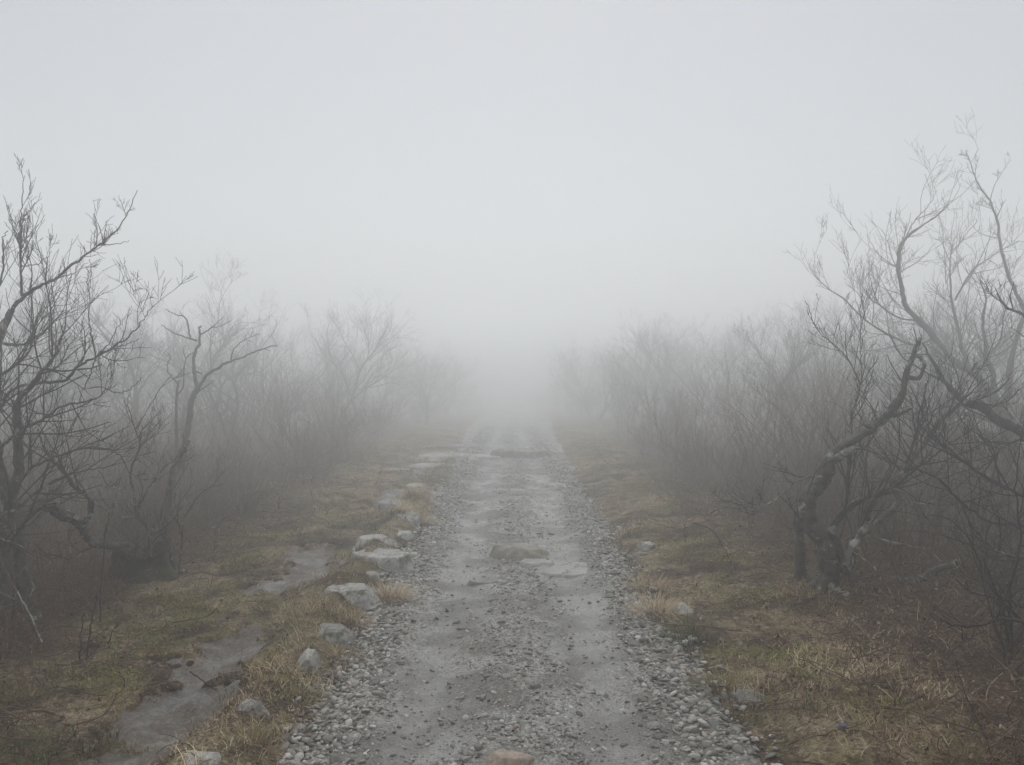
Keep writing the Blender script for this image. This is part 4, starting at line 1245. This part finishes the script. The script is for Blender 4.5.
def make_grass():
    rng = np.random.default_rng(61)
    n = 620000
    y = sample_depth(n, 2.3, 40, rng)
    x = rng.uniform(-1, 1, n) * np.minimum(.80 * y + .6, 7)
    ok = vegetated(x, y)
    x, y = x[ok], y[ok]
    cl = fbm(x * 1.6 + 40, y * 1.6, 4, 81)
    edge = np.where(x < 0, sstep(-2.8, -1.9, x), sstep(2.4, 1.2, x))       # open turf versus under the shrubs
    strip = bump(x, -1.17, .2)
    dens = sstep(.40, .60, cl) * (.22 + .78 * edge) + .30 * strip + .06
    dens = dens * (.55 + .45 * sstep(3.2, 6, y))
    ok = rng.uniform(0, 1, len(x)) < dens
    x, y, cl = x[ok], y[ok], cl[ok]; edge = edge[ok]; strip = strip[ok]
    m = len(x)
    tuft = fbm(x * 6, y * 6, 2, 83)
    h = (.020 + .06 * rng.beta(1.5, 3, m)) * (.6 + 1.1 * sstep(.4, .7, tuft)) * (1 + .5 * strip) * (1 + .02 * np.clip(y - 6, 0, 20))
    w = (.0022 + .0022 * rng.uniform(0, 1, m)) * (1 + .07 * np.clip(y - 3, 0, 30))
    green = fbm(x * 1.1 + 3, y * .9 + 60, 3, 85)
    t = np.clip(.52 - 2.4 * (green - .46) + rng.normal(0, .24, m), 0, 1)
    z = height(x, y) - .004
    me = blades('grass', np.stack([x, y, z], 1), h, w, rng.uniform(0, 6.28, m), rng.uniform(.3, 2.0, m), t, M_GRASS, lean=rng.uniform(0, .7, m))
    print('grass', m)
    tag(obj('grass', me, M_GRASS), kind='stuff')
make_grass()

def make_moss():
    rng = np.random.default_rng(62)
    spots = [(185, 605, .35), (150, 625, .3), (215, 600, .25), (120, 680, .3), (240, 560, .25), (250, 540, .4), (60, 700, .3), (300, 690, .15), (270, 660, .15),
             (725, 660, .12), (740, 690, .18), (770, 600, .3), (720, 585, .3), (700, 540, .4), (880, 700, .25), (790, 660, .2), (640, 490, .5), (720, 560, .35), (950, 720, .2), (310, 620, .12), (365, 620, .08)]
    X, Y = [], []
    for px, py, r in spots:
        gx, gy, _ = G(px, py)
        n = int(8000 * r)
        X.append(gx + rng.normal(0, r * .55, n)); Y.append(gy + rng.normal(0, r * .8, n))
    x, y = np.concatenate(X), np.concatenate(Y)
    ok = vegetated(x, y) & (fbm(x * 5, y * 5, 3, 88) > .45)
    x, y = x[ok], y[ok]; m = len(x)
    h = .012 + .035 * rng.beta(1.3, 3.5, m); w = (.003 + .003 * rng.uniform(0, 1, m)) * (1 + .05 * np.clip(y - 3, 0, 20))
    t = np.clip(rng.normal(.5, .22, m), 0, 1)
    me = blades('moss', np.stack([x, y, height(x, y) - .003], 1), h, w, rng.uniform(0, 6.28, m), rng.uniform(.3, 1.8, m), t, M_MOSS, lean=rng.uniform(0, .8, m))
    tag(obj('moss', me, M_MOSS), kind='stuff')
make_moss()

def make_litter():
    rng = np.random.default_rng(63)
    n = 90000
    y = sample_depth(n, 2.4, 22, rng)
    x = rng.uniform(-1, 1, n) * np.minimum(.78 * y + .5, 8)
    ok = vegetated(x, y)
    x, y = x[ok], y[ok]
    under = np.where(x < 0, sstep(-2.0, -2.9, x), sstep(1.2, 2.4, x))
    ok = rng.uniform(0, 1, len(x)) < .18 + .8 * under
    x, y = x[ok], y[ok]; m = len(x)
    L = rng.uniform(.012, .034, m); w = L * rng.uniform(.35, .8, m)
    t = np.clip(rng.beta(2, 2.6, m) + (rng.uniform(0, 1, m) < .03) * .6, 0, 1)
    me = blades('leaf_litter', np.stack([x, y, height(x, y) + rng.uniform(0, .015, m)], 1), L, w, rng.uniform(0, 6.28, m), rng.uniform(-.6, .9, m), t, M_LITTER, lean=rng.uniform(.9, 1.6, m))
    tag(obj('leaf_litter', me, M_LITTER), kind='stuff')
make_litter()

def make_stalks():
    rng = np.random.default_rng(64)
    n = 24000
    y = sample_depth(n, 2.7, 24, rng)
    x = rng.uniform(-1, 1, n) * np.minimum(.78 * y + .5, 10)
    ok = vegetated(x, y)
    x, y = x[ok], y[ok]
    under = np.where(x < 0, sstep(-1.9, -2.8, x), sstep(1.15, 2.1, x))
    cl = fbm(x * 2, y * 2, 3, 92)
    ok = rng.uniform(0, 1, len(x)) < (.22 + .78 * under) * sstep(.3, .6, cl)
    x, y, under = x[ok], y[ok], under[ok]; m = len(x)
    st = np.stack([x, y, height(x, y) - .01], 1)
    a = rng.uniform(0, 6.28, m); el = rng.uniform(.1, 1.2, m)
    d = np.stack([np.cos(a) * np.cos(el), np.sin(a) * np.cos(el), np.sin(el)], 1)
    L = rng.uniform(.08, .34, m) * (.5 + under * .9)
    r0 = rng.uniform(.0012, .0032, m) * (1 + .04 * np.clip(y - 4, 0, 20))
    C, R = grow(rng, st, d, L, r0, r0 * .6, 7, .28, -.16, .55)
    C[..., 2] = np.maximum(C[..., 2], height(C[..., 0], C[..., 1]) + .003)
    V, q = tubes(C, R, 3)
    t = np.clip(rng.beta(1.6, 2.4, m) + (rng.uniform(0, 1, m) < .06) * .6, 0, 1)
    me = mesh_arrays('dead_stalks', V, [q], np.repeat(t, 21))
    print('stalks', m)
    tag(obj('dead_stalks', me, M_STALK), kind='stuff')
    # longer thin sticks lying on the ground
    n = 900
    y = sample_depth(n, 2.8, 14, rng); x = rng.uniform(-1, 1, n) * np.minimum(.7 * y + .5, 6)
    ok = vegetated(x, y) & ((x < -1.9) | (x > 1.3)); x, y = x[ok], y[ok]; m = len(x)
    st = np.stack([x, y, height(x, y) + .012], 1); a = rng.uniform(0, 6.28, m)
    d = np.stack([np.cos(a), np.sin(a), rng.uniform(0, .25, m)], 1)
    C, R = grow(rng, st, d, rng.uniform(.2, .6, m), rng.uniform(.002, .005, m), np.full(m, .0015), 8, .14, -.01, .5)
    C[..., 2] = np.maximum(C[..., 2], height(C[..., 0], C[..., 1]) + .005)
    b = newb(); add(b, C, R, 4)
    twig_out(rng, b, C, R, np.full(m, .4), 1, (2,), .0012, .2, .02)
    me = bmesh_of('fallen_twigs', b)
    a_ = me.attributes.new('tint', 'FLOAT', 'POINT')
    a_.data.foreach_set('value', np.full(len(me.vertices), .35, np.float32))
    tag(obj('fallen_twigs', me, M_STALK), kind='stuff')
make_stalks()

def tussock(px, py, r, h, n, t0, label, seed, spiky=.4, cat='grass tuft', name='grass_tuft', mat=None, matted=False):
    rng = np.random.default_rng(seed)
    gx, gy, gz_ = G(px, py)
    rr = r * np.sqrt(rng.uniform(0, 1, n)); a = rng.uniform(0, 6.28, n)
    x = rr * np.cos(a); y = rr * np.sin(a)
    z = height(gx + x, gy + y) - gz_ - .01
    hh = h * rng.uniform(.5, 1.1, n)
    if matted: a = rng.uniform(0, 6.28, n)
    me = blades(name, np.stack([x, y, z], 1), hh, np.full(n, .0035) * (1 + .05 * max(gy - 3, 0)), a + rng.normal(0, .6, n), rng.uniform(.2, spiky + .9, n),
                np.clip(rng.normal(t0, .13, n), 0, 1), None, seg=5, lean=rr / r * spiky + rng.uniform(0, .2, n))
    o = obj(name, me, mat or M_GRASS, None, (gx, gy, gz_))
    return tag(o, label, cat)
tussock(688, 640, .12, .22, 320, .10, 'dark green spiky grass tuft at the right edge of the gravel, below the split stone', 1, .8)
tussock(655, 615, .13, .20, 420, .82, 'tan dry grass tuft leaning over the right path edge, above the dark spiky tuft', 2, .8)
tussock(650, 590, .16, .16, 380, .72, 'dry grass tuft on the right path edge next to the hazy gravel', 3, .8)
tussock(722, 690, .12, .16, 380, .40, 'yellow-green grass tuft on the right verge beside the sunken grey stone', 4, .8)
tussock(388, 600, .13, .17, 520, .88, 'reddish tan grass tuft in front of the large flat slab', 5, .6)
tussock(352, 622, .10, .12, 300, .70, 'low dry grass tuft between the cracked slab and the gravel', 6, .7)
tussock(415, 520, .16, .22, 420, .85, 'tan grass tuft on the left path edge beyond the slabs', 7, .6)
tussock(415, 495, .18, .20, 420, .75, 'hazy tan grass tuft on the left path edge, farthest of the tufts there', 8, .6)
tussock(250, 745, .09, .11, 300, .45, 'olive grass tuft at the bottom left beside the pale boulder', 9, .9)
tussock(300, 705, .12, .10, 380, .42, 'mixed green grass tuft on the mound under the pointed pale stone', 10, .9)
tussock(345, 660, .10, .12, 300, .55, 'straw and green grass tuft at the gravel edge right of the pointed stone', 11, .9)
tussock(880, 735, .26, .09, 420, .70, 'pale straw grass clump in the right foreground tangle', 12, .8, matted=True)
tussock(855, 660, .30, .09, 420, .72, 'dry grass clump in the middle of the right bank', 13, .8, matted=True)
tussock(960, 755, .20, .09, 320, .50, 'green and straw grass clump at the bottom right corner', 14, .8, matted=True)
tussock(812, 606, .22, .10, 420, .70, 'dry grass clump in front of the crooked tree roots', 15, .6, matted=True)
tussock(15, 745, .14, .10, 260, .20, 'dark green leafy clump at the bottom left corner', 16, .9)

# scrap of blue plastic in the right foreground
def scrap():
    gx, gy, gz_ = G(842, 728)
    m, nt, b = new_mat('blue plastic'); b.inputs['Base Color'].default_value = (.045, .07, .19, 1); b.inputs['Roughness'].default_value = .4
    k = 7
    X, Y = np.meshgrid(np.linspace(-.018, .018, k), np.linspace(-.011, .011, k))
    Z = .006 * (fbm(X * 90, Y * 90, 2, 4)) + .012
    V = np.concatenate([np.stack([X, Y, Z], -1).reshape(-1, 3), np.stack([X, Y, Z - .002], -1).reshape(-1, 3)])
    idx = np.arange(k * k).reshape(k, k)
    q = np.stack([idx[:-1, :-1], idx[:-1, 1:], idx[1:, 1:], idx[1:, :-1]], -1).reshape(-1, 4)
    me = mesh_arrays('plastic_scrap', V, [q, q[:, ::-1] + k * k])
    tag(obj('plastic_scrap', me, m, None, (gx, gy, gz_)), 'tiny crumpled scrap of blue plastic on the right foreground soil', 'litter')
scrap()

# thin brown undergrowth standing under the shrubs
def make_undergrowth():
    rng = np.random.default_rng(71)
    n = 3800
    y = sample_depth(n, 3.6, 40, rng)
    sg = np.where(rng.uniform(0, 1, n) < .5, -1, 1)
    e = np.where(sg < 0, 2.75, 2.35) + .085 * np.clip(y - 10, 0, 60)
    x = sg * (e + rng.uniform(0, 1, n) ** 1.3 * np.clip(.72 * y - e, .6, 9))
    st = np.stack([x, y, height(x, y) - .01], 1)
    keep = ~((y < 5.6) & (x > 0) & (x < 3.0))
    st = st[keep]; y = y[keep]; m = len(st)
    a = rng.uniform(0, 6.28, m); el = rng.uniform(.7, 1.5, m)
    d = np.stack([np.cos(a) * np.cos(el), np.sin(a) * np.cos(el), np.sin(el)], 1)
    L = rng.uniform(.2, .75, m) * (.6 + .8 * fbm(st[:, 0], st[:, 1], 2, 5))
    r0 = rng.uniform(.0018, .0042, m)
    C, R = grow(rng, st, d, L, r0, r0 * .5, 6, .16, -.03, .5)
    b = newb(); add(b, C, R, 3)
    n0 = b['n']
    t0 = np.repeat(np.clip(rng.beta(1.6, 2.6, m), 0, 1), 18)
    twig_out(rng, b, C, R, L, 1, (2.2,), .001, .25, .05)
    me = bmesh_of('undergrowth', b)
    tt = np.full(b['n'], .4); tt[:n0] = t0; tt[n0:] = np.clip(rng.normal(.35, .1, (b['n'] - n0) // 3), 0, 1).repeat(3)
    at = me.attributes.new('tint', 'FLOAT', 'POINT'); at.data.foreach_set('value', tt.astype(np.float32))
    tag(obj('undergrowth', me, M_STALK), kind='stuff')
make_undergrowth()
